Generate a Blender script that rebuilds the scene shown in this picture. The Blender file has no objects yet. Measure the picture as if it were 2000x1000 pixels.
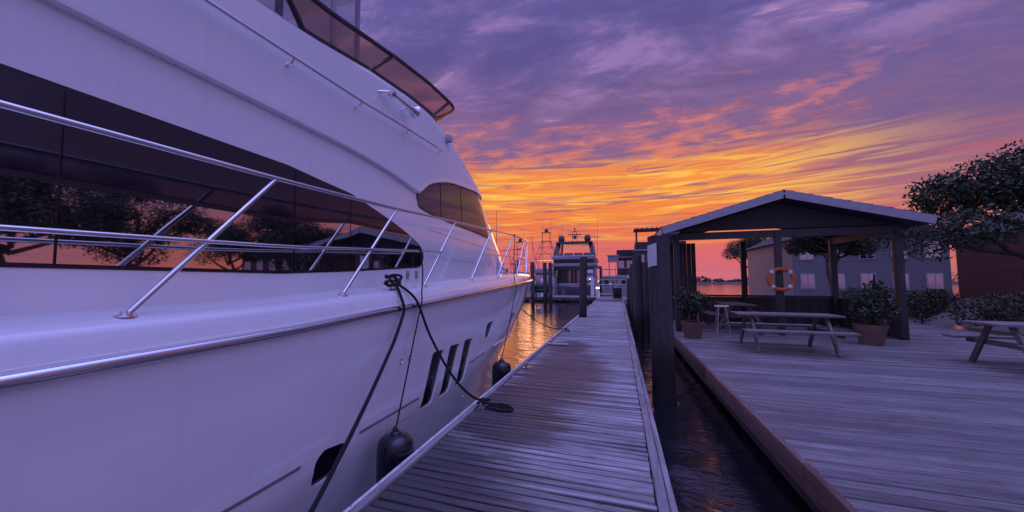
import bpy, bmesh, math, random
import numpy as np
from mathutils import Vector, Matrix
random.seed(7)
rng = np.random.default_rng(7)
S = bpy.context.scene
COL = S.collection
R = math.radians
PI = math.pi

# ------------------------------------------------------------------ camera
cam = bpy.data.cameras.new('camera'); camo = bpy.data.objects.new('camera', cam); COL.objects.link(camo)
camo.location = (0, 0, 1.5)
camo.rotation_euler = (R(90 + 3.75), 0, R(19.86))
cam.sensor_width = 36; cam.lens = 13.5; cam.shift_x = 0.0315
cam.clip_start = 0.05; cam.clip_end = 6000
S.camera = camo

# ------------------------------------------------------------------ node helpers
class NT:
    def __init__(s, tree): s.t = tree; s.n = tree.nodes; s.l = tree.links
    def node(s, typ, **kw):
        n = s.n.new(typ)
        for k, v in kw.items(): setattr(n, k, v)
        return n
    def put(s, sock, v):
        if hasattr(v, 'is_linked') or isinstance(v, bpy.types.NodeSocket): s.l.new(v, sock)
        elif isinstance(v, (tuple, list)) and len(v) == 3 and sock.type == 'RGBA': sock.default_value = (*v, 1)
        else: sock.default_value = v
    def m(s, op, a, b=None, c=None, clamp=False):
        n = s.node('ShaderNodeMath', operation=op); n.use_clamp = clamp
        s.put(n.inputs[0], a)
        if b is not None: s.put(n.inputs[1], b)
        if c is not None: s.put(n.inputs[2], c)
        return n.outputs[0]
    def mix(s, f, a, b, blend='MIX'):
        n = s.node('ShaderNodeMix', data_type='RGBA', blend_type=blend)
        s.put(n.inputs[0], f); s.put(n.inputs[6], a); s.put(n.inputs[7], b)
        return n.outputs[2]
    def smooth(s, v, lo, hi, a=0.0, b=1.0):
        n = s.node('ShaderNodeMapRange', interpolation_type='SMOOTHSTEP')
        s.put(n.inputs[0], v); n.inputs[1].default_value = lo; n.inputs[2].default_value = hi
        n.inputs[3].default_value = a; n.inputs[4].default_value = b
        return n.outputs[0]
    def ramp(s, f, stops, interp='LINEAR'):
        n = s.node('ShaderNodeValToRGB'); s.put(n.inputs[0], f); e = n.color_ramp.elements
        n.color_ramp.interpolation = interp
        while len(e) > 1: e.remove(e[0])
        e[0].position = stops[0][0]; e[0].color = (*stops[0][1], 1)
        for p, c in stops[1:]:
            x = e.new(p); x.color = (*c, 1)
        return n.outputs[0]
    def noise(s, vec, scale, detail=4, rough=.55, dist=0.0, lac=2.0):
        n = s.node('ShaderNodeTexNoise'); s.l.new(vec, n.inputs['Vector'])
        n.inputs['Scale'].default_value = scale; n.inputs['Detail'].default_value = detail
        n.inputs['Roughness'].default_value = rough; n.inputs['Distortion'].default_value = dist
        n.inputs['Lacunarity'].default_value = lac
        return n.outputs[0]
    def mapping(s, vec, scale=(1, 1, 1), loc=(0, 0, 0), rot=(0, 0, 0)):
        n = s.node('ShaderNodeMapping'); s.put(n.inputs[0], vec)
        n.inputs['Scale'].default_value = scale; n.inputs['Location'].default_value = loc; n.inputs['Rotation'].default_value = rot
        return n.outputs[0]
    def comb(s, x, y, z=0.0):
        n = s.node('ShaderNodeCombineXYZ'); s.put(n.inputs[0], x); s.put(n.inputs[1], y); s.put(n.inputs[2], z)
        return n.outputs[0]

def lin(r, g, b, k=1.0):
    f = lambda c: ((c / 255 + .055) / 1.055) ** 2.4 if c > 10.3 else c / 255 / 12.92
    return (f(r) * k, f(g) * k, f(b) * k)

# ------------------------------------------------------------------ world: dusk sky with cloud sheets
W = bpy.data.worlds.new('World'); S.world = W; W.use_nodes = True
W.node_tree.nodes.clear(); w = NT(W.node_tree)
tc = w.node('ShaderNodeTexCoord')
sp = w.node('ShaderNodeSeparateXYZ'); w.l.new(tc.outputs['Generated'], sp.inputs[0])
dx, dy, dz = sp.outputs
el = w.m('DIVIDE', w.m('ARCSINE', w.m('MAXIMUM', w.m('MINIMUM', dz, 1.0), -1.0)), PI / 2)       # 0 horizon .. 1 zenith
az = w.m('ARCTAN2', dx, dy)                                                                    # heading, radians
SUN_H = R(-8)
caz = w.m('COSINE', w.m('SUBTRACT', az, SUN_H))
pz = w.m('ADD', w.m('MAXIMUM', dz, 0.0), .10)
pl = w.comb(w.m('DIVIDE', dx, pz), w.m('DIVIDE', dy, pz))                                       # a level cloud sheet
st = w.comb(w.m('MULTIPLY', az, 1.0), w.m('MULTIPLY', el, 9.0))                                 # long flat bars
n_warp = w.noise(w.mapping(pl, (.7, 1.8, 1)), .9, 4)
elw = w.m('ADD', el, w.m('MULTIPLY', w.m('SUBTRACT', n_warp, .5), .055))
D = 90.0
ZEN = (1.05, 1.18, 3.3)
warm = w.ramp(elw, [(0 / D, lin(204, 112, 134)), (2.5 / D, lin(214, 106, 118)), (6 / D, lin(230, 112, 88)), (9 / D, lin(242, 130, 72)),
                    (12.5 / D, lin(250, 152, 70)), (15 / D, lin(244, 142, 74)), (17 / D, lin(214, 122, 104)), (19.5 / D, lin(172, 110, 132)), (23 / D, lin(130, 98, 146)),
                    (29 / D, lin(106, 92, 152)), (38 / D, lin(96, 88, 154)), (54 / D, (.46, .47, 1.20)), (74 / D, ZEN)])
cool = w.ramp(elw, [(0 / D, lin(150, 116, 168)), (8 / D, lin(152, 126, 188)), (20 / D, lin(146, 134, 212, 1.25)), (38 / D, (.46, .48, 1.26)),
                    (56 / D, (.64, .69, 1.80)), (74 / D, ZEN)])
mid = w.ramp(elw, [(0 / D, lin(186, 106, 116)), (3 / D, lin(206, 112, 104)), (7 / D, lin(204, 116, 110)), (11 / D, lin(160, 104, 126)), (16 / D, lin(116, 94, 142)),
                   (26 / D, lin(104, 94, 156)), (38 / D, lin(104, 98, 170)), (54 / D, (.46, .47, 1.20)), (74 / D, ZEN)])
sky = w.mix(w.smooth(caz, -.30, .55), cool, mid)
sky = w.mix(w.smooth(caz, .80, .955), sky, warm)
# glowing bars low over the horizon
n_bar = w.noise(w.mapping(st, (1.9, 5.2, 1), (3.1, .4, 0)), 1.6, 7, .60, 1.1)
bar_h = w.m('MULTIPLY', w.smooth(elw, .03, .12), w.smooth(elw, .205, .15))
bar = w.m('MULTIPLY', w.m('MULTIPLY', w.smooth(n_bar, .46, .60), bar_h), w.smooth(caz, .72, .95))
sky = w.mix(w.m('MULTIPLY', bar, .85), sky, lin(255, 196, 84, 1.05))
n_red = w.noise(w.mapping(st, (2.2, 8.0, 1), (8.3, 2.2, 0)), 1.9, 7, .64, .9)
red = w.m('MULTIPLY', w.m('MULTIPLY', w.smooth(n_red, .50, .66), w.smooth(elw, .21, .13)), w.smooth(caz, .2, .9))
sky = w.mix(w.m('MULTIPLY', red, .70), sky, lin(198, 102, 104))
# small dark bars
n_db = w.noise(w.mapping(st, (2.4, 6.4, 1), (1.7, 5.0, 0)), 1.7, 6, .58, .7)
db = w.m('MULTIPLY', w.smooth(n_db, .54, .64), w.m('MULTIPLY', w.smooth(elw, .03, .09), w.smooth(elw, .30, .22)))
sky = w.mix(w.m('MULTIPLY', db, .80), sky, lin(146, 98, 126))
# the ragged edge of the cloud deck, 18 to 27 degrees up
n_rag = w.noise(w.mapping(pl, (1.2, 1.9, 1), (2.3, .7, 0)), 3.2, 10, .66, .22)
edge = w.m('MULTIPLY', w.smooth(el, .165, .205), w.smooth(el, .36, .25))
rag = w.m('MULTIPLY', w.smooth(n_rag, .46, .58), edge)
sky = w.mix(w.m('MULTIPLY', rag, .85), sky, lin(124, 98, 146))
edge2 = w.m('MULTIPLY', w.smooth(el, .165, .205), w.smooth(el, .30, .225))
ragp = w.m('MULTIPLY', w.m('MULTIPLY', w.smooth(n_rag, .48, .36), edge2), w.smooth(caz, .70, .95))
sky = w.mix(w.m('MULTIPLY', ragp, .60), sky, lin(234, 134, 118))
# soft relief of the high deck
n_up = w.noise(w.mapping(pl, (1.1, 1.9, 1), (5.2, 1.9, 0)), 2.2, 9, .62, .35)
up_h = w.m('MULTIPLY', w.smooth(el, .22, .30), w.smooth(el, .62, .45))
sky = w.mix(w.m('MULTIPLY', w.m('MULTIPLY', w.smooth(n_up, .49, .68), up_h), .62), sky, lin(168, 132, 190))
sky = w.mix(w.m('MULTIPLY', w.m('MULTIPLY', w.smooth(n_up, .52, .38), up_h), .60), sky, lin(88, 78, 138))
n_wh = w.noise(w.mapping(pl, (1.6, 3.6, 1), (7.7, 3.0, 0)), 1.7, 8, .64, .4)
wh = w.m('MULTIPLY', w.m('MULTIPLY', w.smooth(n_wh, .58, .74), w.smooth(el, .22, .28)), w.smooth(n_up, .44, .60))
sky = w.mix(w.m('MULTIPLY', wh, .50), sky, lin(226, 168, 206))
sky = w.mix(w.smooth(dz, 0.0, -.04), sky, lin(70, 55, 80))
bg = w.node('ShaderNodeBackground'); w.l.new(sky, bg.inputs[0]); bg.inputs[1].default_value = 1.0
wo = w.node('ShaderNodeOutputWorld'); w.l.new(bg.outputs[0], wo.inputs[0])
W.cycles.sampling_method = 'MANUAL'; W.cycles.sample_map_resolution = 1024

sun = bpy.data.lights.new('sun', 'SUN'); suno = bpy.data.objects.new('sun', sun); COL.objects.link(suno)
sun.energy = .12; sun.angle = R(12); sun.color = (1, .48, .26)
sd = Vector((math.sin(SUN_H) * math.cos(R(5)), math.cos(SUN_H) * math.cos(R(5)), math.sin(R(5))))
suno.rotation_euler = sd.to_track_quat('Z', 'Y').to_euler()

vs = S.view_settings
vs.view_transform = 'Standard'; vs.look = 'None'; vs.exposure = 0; vs.gamma = 1; vs.use_curve_mapping = False

# ------------------------------------------------------------------ materials
MATS = {}
def mat(name, col, rough=.5, metal=0.0, spec=.5, coat=0.0, var=.0, vscale=6.0, bump=0.0, bscale=40.0, emit=None, es=0.0, ior=1.5):
    if name in MATS: return MATS[name]
    M = bpy.data.materials.new(name); M.use_nodes = True; t = NT(M.node_tree)
    p = M.node_tree.nodes['Principled BSDF']
    p.inputs['Base Color'].default_value = (*col, 1); p.inputs['Roughness'].default_value = rough
    p.inputs['Metallic'].default_value = metal; p.inputs['Specular IOR Level'].default_value = spec
    p.inputs['Coat Weight'].default_value = coat; p.inputs['Coat Roughness'].default_value = .06; p.inputs['IOR'].default_value = ior
    if var or bump:
        g = t.node('ShaderNodeNewGeometry').outputs['Position']
        if var:
            n = t.noise(g, vscale, 5, .6)
            f = t.smooth(n, .3, .7, 1 - var, 1 + var * .6)
            c = t.node('ShaderNodeVectorMath', operation='SCALE'); c.inputs[0].default_value = col; t.l.new(f, c.inputs['Scale'])
            t.l.new(c.outputs[0], p.inputs['Base Color'])
            t.l.new(t.smooth(n, .3, .7, max(rough - .08, .02), rough + .1), p.inputs['Roughness'])
        if bump:
            b = t.node('ShaderNodeBump'); b.inputs['Strength'].default_value = bump; b.inputs['Distance'].default_value = .01
            t.l.new(t.noise(g, bscale, 4, .6), b.inputs['Height']); t.l.new(b.outputs[0], p.inputs['Normal'])
    if emit:
        p.inputs['Emission Color'].default_value = (*emit, 1); p.inputs['Emission Strength'].default_value = es
    MATS[name] = M
    return M

def gelcoat():
    M = bpy.data.materials.new('gelcoat'); M.use_nodes = True; t = NT(M.node_tree)
    p = M.node_tree.nodes['Principled BSDF']
    g = t.node('ShaderNodeNewGeometry').outputs['Position']
    n = t.noise(t.mapping(g, (.5, .5, 2.4)), 1.4, 6, .6)
    streak = t.noise(t.mapping(g, (7, 7, .35)), 1.6, 5, .65)
    c = t.mix(t.smooth(n, .35, .75), (.80, .80, .81), (.76, .76, .775))
    c = t.mix(t.m('MULTIPLY', t.smooth(streak, .54, .74), .22), c, (.60, .57, .56))
    t.l.new(c, p.inputs['Base Color'])
    t.l.new(t.smooth(n, .3, .7, .10, .20), p.inputs['Roughness'])
    b = t.node('ShaderNodeBump'); b.inputs['Strength'].default_value = .05; b.inputs['Distance'].default_value = .02
    t.l.new(t.noise(g, 2.2, 2, .5), b.inputs['Height']); t.l.new(b.outputs[0], p.inputs['Normal'])
    p.inputs['Coat Weight'].default_value = .6; p.inputs['Coat Roughness'].default_value = .05
    MATS['gelcoat'] = M
    return M

def glass(name, tint, mirror, rough=.02, through=0.0, tcol=(.5, .45, .45), fw=.30):
    M = bpy.data.materials.new(name); M.use_nodes = True; t = NT(M.node_tree)
    p = M.node_tree.nodes['Principled BSDF']; out = M.node_tree.nodes['Material Output']
    p.inputs['Base Color'].default_value = (*tint, 1); p.inputs['Roughness'].default_value = .08; p.inputs['Specular IOR Level'].default_value = .15
    gl = t.node('ShaderNodeBsdfGlossy'); gl.inputs['Roughness'].default_value = rough; gl.inputs['Color'].default_value = (.95, .93, .95, 1)
    g = t.node('ShaderNodeNewGeometry').outputs['Position']
    b = t.node('ShaderNodeBump'); b.inputs['Strength'].default_value = .04; b.inputs['Distance'].default_value = .01
    t.l.new(t.noise(g, 1.8, 2), b.inputs['Height']); t.l.new(b.outputs[0], gl.inputs['Normal'])
    lw = t.node('ShaderNodeLayerWeight'); lw.inputs['Blend'].default_value = .35
    f = t.m('ADD', mirror, t.m('MULTIPLY', lw.outputs['Fresnel'], fw), clamp=True)
    base = p.outputs[0]
    if through:
        tr = t.node('ShaderNodeBsdfTransparent'); tr.inputs[0].default_value = (*tcol, 1)
        mx0 = t.node('ShaderNodeMixShader'); mx0.inputs[0].default_value = through
        t.l.new(p.outputs[0], mx0.inputs[1]); t.l.new(tr.outputs[0], mx0.inputs[2]); base = mx0.outputs[0]
    mx = t.node('ShaderNodeMixShader'); t.l.new(f, mx.inputs[0]); t.l.new(base, mx.inputs[1]); t.l.new(gl.outputs[0], mx.inputs[2])
    t.l.new(mx.outputs[0], out.inputs[0])
    MATS[name] = M
    return M

def wood(name, dark, light, along=0, stain=False, wetline=None, red=None, rough=.62):
    """weathered timber; along = local axis of the grain"""
    M = bpy.data.materials.new(name); M.use_nodes = True; t = NT(M.node_tree)
    p = M.node_tree.nodes['Principled BSDF']
    o = t.node('ShaderNodeTexCoord').outputs['Object']
    inf = t.node('ShaderNodeObjectInfo')
    off = t.node('ShaderNodeVectorMath', operation='ADD')
    sc = t.node('ShaderNodeVectorMath', operation='SCALE'); sc.inputs[0].default_value = (37, 53, 71); t.l.new(inf.outputs['Random'], sc.inputs['Scale'])
    t.l.new(o, off.inputs[0]); t.l.new(sc.outputs[0], off.inputs[1])
    s1 = [26, 26, 26]; s1[along] = 1.1
    s2 = [70, 70, 70]; s2[along] = 4.0
    grain = t.noise(t.mapping(off.outputs[0], tuple(s1)), 1.0, 6, .6, 1.2)
    fine = t.noise(t.mapping(off.outputs[0], tuple(s2)), 1.0, 4, .7, .4)
    pos = t.node('ShaderNodeNewGeometry').outputs['Position']
    big = t.noise(pos, 1.7, 5, .6)
    c = t.ramp(grain, [(.25, dark), (.50, tuple((a + b) / 2 for a, b in zip(dark, light))), (.72, light)])
    c = t.mix(t.smooth(fine, .50, .72, 0, .65), c, tuple(d * .45 for d in dark))
    s3 = [9, 9, 9]; s3[along] = 2.6
    vo = t.node('ShaderNodeTexVoronoi'); t.l.new(t.mapping(off.outputs[0], tuple(s3)), vo.inputs['Vector']); vo.inputs['Scale'].default_value = 1.0
    knot = t.smooth(vo.outputs['Distance'], .13, .05)
    c = t.mix(t.m('MULTIPLY', knot, .7), c, tuple(d * .35 for d in dark))
    if stain:
        so = t.node('ShaderNodeSeparateXYZ'); t.l.new(o, so.inputs[0])
        ed = t.m('ADD', t.m('ABSOLUTE', so.outputs[1]), t.m('MULTIPLY', t.m('SUBTRACT', grain, .5), .03))
        c = t.mix(t.m('MULTIPLY', t.smooth(ed, .029, .043), .80), c, tuple(d * .35 for d in dark))
    rnd = t.smooth(inf.outputs['Random'], 0, 1, .72 if stain else .74, 1.24)
    mul = t.node('ShaderNodeVectorMath', operation='SCALE'); t.l.new(c, mul.inputs[0])
    t.l.new(t.m('MULTIPLY', rnd, t.smooth(big, .3, .7, .82, 1.1)), mul.inputs['Scale'])
    c = mul.outputs[0]
    rg = t.smooth(grain, .2, .8, rough - .1, rough + .14)
    if stain:   # wet patches left on the boards
        s = t.node('ShaderNodeSeparateXYZ'); t.l.new(pos, s.inputs[0])
        jag = t.m('ADD', t.m('MULTIPLY', t.m('SUBTRACT', t.noise(t.mapping(pos, (.8, 3.2, 1)), 1.5, 6, .7), .5), 2.6),
                  t.m('MULTIPLY', t.m('SUBTRACT', inf.outputs['Random'], .5), .55))
        def blob(cx, cy, rx, ry):
            a = t.m('POWER', t.m('DIVIDE', t.m('SUBTRACT', s.outputs[0], cx), rx), 2.0)
            b = t.m('POWER', t.m('DIVIDE', t.m('SUBTRACT', s.outputs[1], cy), ry), 2.0)
            return t.smooth(t.m('ADD', t.m('ADD', a, b), jag), 1.62, .35)
        wet = t.m('MAXIMUM', t.m('MAXIMUM', blob(-1.15, 4.7, .60, 1.5), blob(-.85, 6.6, .66, 1.9)), t.m('MAXIMUM', blob(-1.6, 2.5, .85, 1.3), blob(-1.1, 9.0, .42, 1.0)))
        c = t.mix(t.m('MULTIPLY', wet, .88), c, t.mix(t.smooth(s.outputs[1], 3.4, 5.0), (.040, .033, .035), (.056, .029, .029)))
        rg = t.m('SUBTRACT', rg, t.m('MULTIPLY', wet, .10))
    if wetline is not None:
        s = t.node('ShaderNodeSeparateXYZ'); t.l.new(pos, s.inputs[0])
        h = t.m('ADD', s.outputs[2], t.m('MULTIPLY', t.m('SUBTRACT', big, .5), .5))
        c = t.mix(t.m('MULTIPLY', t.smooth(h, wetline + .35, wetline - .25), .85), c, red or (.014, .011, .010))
    t.l.new(c, p.inputs['Base Color']); t.l.new(rg, p.inputs['Roughness'])
    b = t.node('ShaderNodeBump'); b.inputs['Strength'].default_value = .55; b.inputs['Distance'].default_value = .006
    t.l.new(t.m('ADD', grain, t.m('MULTIPLY', fine, .5)), b.inputs['Height']); t.l.new(b.outputs[0], p.inputs['Normal'])
    MATS[name] = M
    return M

def water_mat():
    M = bpy.data.materials.new('harbour_water'); M.use_nodes = True; t = NT(M.node_tree)
    p = M.node_tree.nodes['Principled BSDF']; out = M.node_tree.nodes['Material Output']
    p.inputs['Base Color'].default_value = (.010, .011, .016, 1); p.inputs['Roughness'].default_value = .3; p.inputs['Specular IOR Level'].default_value = 0
    pos = t.node('ShaderNodeNewGeometry').outputs['Position']
    h = t.noise(t.mapping(pos, (3.0, 7.0, 1), rot=(0, 0, R(-9))), 1.6, 4, .55, .5)
    b = t.node('ShaderNodeBump'); b.inputs['Strength'].default_value = 1.0; b.inputs['Distance'].default_value = .009
    t.l.new(h, b.inputs['Height'])
    g = t.node('ShaderNodeBsdfGlossy'); g.inputs['Roughness'].default_value = .07; t.l.new(b.outputs[0], g.inputs['Normal'])
    fr = t.node('ShaderNodeFresnel'); fr.inputs[0].default_value = 1.34; t.l.new(b.outputs[0], fr.inputs['Normal'])
    mx = t.node('ShaderNodeMixShader'); t.l.new(t.m('MULTIPLY_ADD', fr.outputs[0], 2.3, .04, clamp=True), mx.inputs[0])
    t.l.new(p.outputs[0], mx.inputs[1]); t.l.new(g.outputs[0], mx.inputs[2]); t.l.new(mx.outputs[0], out.inputs[0])
    MATS['water'] = M
    return M

GEL = gelcoat()
CHROME = mat('polished_steel', (.72, .72, .74), .10, 1.0)
STEEL = mat('brushed_steel', (.5, .5, .52), .28, 1.0)
GLASS = glass('tinted_window', (.010, .009, .014), .46)
GLASS_UP = glass('dark_reflection_window', (.018, .014, .024), .03, .05, fw=.16)  # upper panes: the dark reflected roof is put into the glass itself
GLASS_FB = glass('smoked_acrylic', (.035, .028, .034), .02, .03, .80, (.84, .56, .42), fw=.12)
VINYL = glass('clear_vinyl', (.4, .4, .45), .03, .08, .90, (.96, .96, .98))
BLACKFRAME = mat('dark_bronze_frame', (.020, .014, .018), .32, var=.15)
RUBBER = mat('black_rubber', (.010, .010, .011), .5)
ROPE = mat('black_braid', (.010, .010, .012), .75, bump=1.0, bscale=420)
FENDER = mat('navy_fender_vinyl', (.005, .006, .016), .26, coat=.2, var=.2, vscale=14)
STRIPE = mat('grey_hull_line', (.20, .18, .20), .4)
WHITEPL = mat('white_vinyl', (.70, .69, .70), .45, var=.12, vscale=9)
PLANK = wood('weathered_deck_plank', (.080, .070, .072), (.50, .465, .47), 0, stain=True, rough=.56)
SIDEB = wood('weathered_edge_board', (.15, .125, .13), (.36, .33, .335), 1)
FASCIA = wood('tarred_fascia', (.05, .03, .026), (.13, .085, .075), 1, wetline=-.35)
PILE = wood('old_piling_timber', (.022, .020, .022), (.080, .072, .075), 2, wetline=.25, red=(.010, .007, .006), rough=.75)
BWPLANK = wood('boardwalk_plank', (.07, .055, .055), (.25, .215, .215), 0)
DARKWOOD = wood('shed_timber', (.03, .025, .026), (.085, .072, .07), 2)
BLACK = mat('black_plastic', (.012, .012, .013), .45, var=.1)
BRICK = mat('dark_red_brick', (.11, .042, .038), .8, var=.3, vscale=2.0)
ROOF = mat('dark_shingle', (.045, .042, .046), .8, var=.3, vscale=3)
SOFFIT = mat('painted_soffit', (.34, .33, .36), .6, var=.1)
PAPER = mat('weathered_notice', (.62, .60, .62), .6, var=.12, vscale=12)
LEAF1 = mat('dark_leaf', (.035, .055, .022), .6, var=.45, vscale=3.0)
LEAF2 = mat('dry_leaf', (.055, .06, .024), .6, var=.45, vscale=3.0)
BARK = mat('bark', (.07, .055, .045), .85, var=.3, bump=.6)
FLOWER = mat('red_petal', (.32, .03, .05), .5, var=.3)
TERRA = mat('planter_clay', (.17, .10, .08), .75, var=.2)
GREYPAINT = mat('grey_paint', (.15, .15, .165), .5, var=.12)
LAMP = mat('lit_lamp', (.9, .85, .8), .3, emit=(1, .93, .86), es=6.0)
AMBER = mat('warm_lit_interior', (.10, .05, .03), .5, emit=(1, .42, .16), es=.06)
WATER = water_mat()

# ------------------------------------------------------------------ mesh builder
class MB:
    def __init__(s): s.v = []; s.f = []
    def add(s, v, f):
        o = len(s.v); s.v += [tuple(p) for p in v]; s.f += [tuple(i + o for i in q) for q in f]; return s
    def box(s, c, d, rz=0.0, taper=1.0, rx=0.0):
        x, y, z = d[0] / 2, d[1] / 2, d[2] / 2
        M_ = Matrix.Translation(c) @ Matrix.Rotation(rz, 4, 'Z') @ Matrix.Rotation(rx, 4, 'X')
        v = [M_ @ Vector(p) for p in [(-x, -y, -z), (x, -y, -z), (x, y, -z), (-x, y, -z), (-x * taper, -y * taper, z), (x * taper, -y * taper, z), (x * taper, y * taper, z), (-x * taper, y * taper, z)]]
        return s.add(v, [(0, 3, 2, 1), (4, 5, 6, 7), (0, 1, 5, 4), (1, 2, 6, 5), (2, 3, 7, 6), (3, 0, 4, 7)])
    def bar(s, a, b, wd, ht):
        a, b = Vector(a), Vector(b); d = (b - a); L = d.length; q = d.to_track_quat('Y', 'Z').to_matrix().to_4x4()
        M_ = Matrix.Translation((a + b) / 2) @ q
        x, y, z = wd / 2, L / 2, ht / 2
        v = [M_ @ Vector(p) for p in [(-x, -y, -z), (x, -y, -z), (x, y, -z), (-x, y, -z), (-x, -y, z), (x, -y, z), (x, y, z), (-x, y, z)]]
        return s.add(v, [(0, 3, 2, 1), (4, 5, 6, 7), (0, 1, 5, 4), (1, 2, 6, 5), (2, 3, 7, 6), (3, 0, 4, 7)])
    def tube(s, pts, r, n=8, caps=True, closed=False):
        P = [Vector(p) for p in pts]; m = len(P)
        rr = r if isinstance(r, (list, tuple)) else [r] * m
        T = []
        for i in range(m):
            a = P[(i - 1) % m] if (closed or i > 0) else P[i]; b = P[(i + 1) % m] if (closed or i < m - 1) else P[i]
            T.append((b - a).normalized())
        up = Vector((0, 0, 1)) if abs(T[0].z) < .9 else Vector((1, 0, 0))
        N = (up - T[0] * up.dot(T[0])).normalized()
        v = []
        for i in range(m):
            N = (N - T[i] * N.dot(T[i])).normalized(); Bn = T[i].cross(N)
            for k in range(n):
                a = 2 * PI * k / n
                v.append(P[i] + (N * math.cos(a) + Bn * math.sin(a)) * rr[i])
        f = []
        for i in range(m if closed else m - 1):
            j = (i + 1) % m
            for k in range(n):
                l = (k + 1) % n
                f.append((i * n + k, i * n + l, j * n + l, j * n + k))
        if caps and not closed:
            f.append(tuple(range(n - 1, -1, -1))); f.append(tuple((m - 1) * n + k for k in range(n)))
        return s.add(v, f)
    def lathe(s, prof, c=(0, 0, 0), axis=(0, 0, 1), n=20):
        """prof = [(radius, height)]"""
        q = Vector(axis).normalized().to_track_quat('Z', 'Y'); c = Vector(c)
        v = []
        for r, h in prof:
            for k in range(n):
                a = 2 * PI * k / n
                v.append(c + q @ Vector((r * math.cos(a), r * math.sin(a), h)))
        f = []
        for i in range(len(prof) - 1):
            for k in range(n):
                l = (k + 1) % n
                f.append((i * n + k, i * n + l, (i + 1) * n + l, (i + 1) * n + k))
        f.append(tuple(range(n - 1, -1, -1))); f.append(tuple((len(prof) - 1) * n + k for k in range(n)))
        return s.add(v, f)
    def prism(s, poly, a, b, axis=0):
        """poly = list of 2D points in the other two axes, extruded from a to b on axis"""
        def mk(p, h):
            if axis == 0: return (h, p[0], p[1])
            if axis == 1: return (p[0], h, p[1])
            return (p[0], p[1], h)
        n = len(poly); v = [mk(p, a) for p in poly] + [mk(p, b) for p in poly]
        f = [tuple(range(n - 1, -1, -1)), tuple(range(n, 2 * n))] + [(i, (i + 1) % n, n + (i + 1) % n, n + i) for i in range(n)]
        return s.add(v, f)
    def mesh(s, name, m, smooth=True, angle=40, fix=True):
        me = bpy.data.meshes.new(name); me.from_pydata(s.v, [], s.f); me.materials.append(m)
        if fix:
            bm = bmesh.new(); bm.from_mesh(me); bmesh.ops.recalc_face_normals(bm, faces=bm.faces); bm.to_mesh(me); bm.free()
        if smooth:
            me.polygons.foreach_set('use_smooth', [True] * len(me.polygons)); me.set_sharp_from_angle(angle=R(angle))
        me.update()
        return me
    def build(s, name, m, parent=None, smooth=True, angle=40, bevel=0.0, fix=True, label=None):
        o = bpy.data.objects.new(name, s.mesh(name, m, smooth, angle, fix)); COL.objects.link(o)
        if parent: o.parent = parent; o.matrix_parent_inverse = Matrix.Identity(4); o.location = -gl(parent)
        if bevel: bev(o, bevel)
        if label: o['label'] = label
        return o
def face(o, d):
    """turn an open sheet so that its faces look along d"""
    me = o.data; bm = bmesh.new(); bm.from_mesh(me); bm.normal_update()
    n = Vector((0, 0, 0))
    for f in bm.faces: n += f.normal * f.calc_area()
    if n.dot(Vector(d)) < 0: bmesh.ops.reverse_faces(bm, faces=bm.faces[:])
    bm.to_mesh(me); bm.free(); me.update()
    return o
def gl(o):
    p = Vector(o.location)
    while o.parent: o = o.parent; p += Vector(o.location)
    return p
def bev(o, wd, seg=2):
    bm = bmesh.new(); bm.from_mesh(o.data)
    ed = [e for e in bm.edges if len(e.link_faces) == 2 and e.calc_face_angle() > R(35)]
    bmesh.ops.bevel(bm, geom=ed, offset=wd, segments=seg, affect='EDGES', profile=.5, clamp_overlap=True)
    bm.to_mesh(o.data); bm.free()
    o.data.polygons.foreach_set('use_smooth', [True] * len(o.data.polygons)); o.data.set_sharp_from_angle(angle=R(40))
def thing(name, label, cat, loc=(0, 0, 0), group=None):
    o = bpy.data.objects.new(name, None); COL.objects.link(o); o.location = loc; o.empty_display_size = .2
    return tag(o, label, cat, group)
def tag(o, label=None, cat=None, group=None, kind=None):
    if label: o['label'] = label
    if cat: o['category'] = cat
    if group: o['group'] = group
    if kind: o['kind'] = kind
    return o
def copy_tree(o, parent=None):
    c = o.copy(); COL.objects.link(c)
    if parent: c.parent = parent
    for ch in o.children: copy_tree(ch, c)
    return c
def spline(pts, n=8):
    """Catmull-Rom through the points"""
    P = [Vector(p) for p in pts]; P = [P[0] * 2 - P[1]] + P + [P[-1] * 2 - P[-2]]
    out = []
    for i in range(1, len(P) - 2):
        for k in range(n):
            t = k / n
            out.append(.5 * ((2 * P[i]) + (P[i + 1] - P[i - 1]) * t + (2 * P[i - 1] - 5 * P[i] + 4 * P[i + 1] - P[i + 2]) * t * t + (-P[i - 1] + 3 * P[i] - 3 * P[i + 1] + P[i + 2]) * t ** 3))
    out.append(P[-2]); return out
def rounded(poly, r, n=4):
    out = []; m = len(poly)
    for i in range(m):
        p0, p, p1 = Vector(poly[i - 1]), Vector(poly[i]), Vector(poly[(i + 1) % m])
        a = (p0 - p); b = (p1 - p); ra = min(r, a.length * .45, b.length * .45)
        A = p + a.normalized() * ra; Bq = p + b.normalized() * ra
        for k in range(n + 1):
            t = k / n
            out.append(tuple((1 - t) ** 2 * A + 2 * t * (1 - t) * p + t * t * Bq))
    return out

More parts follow.
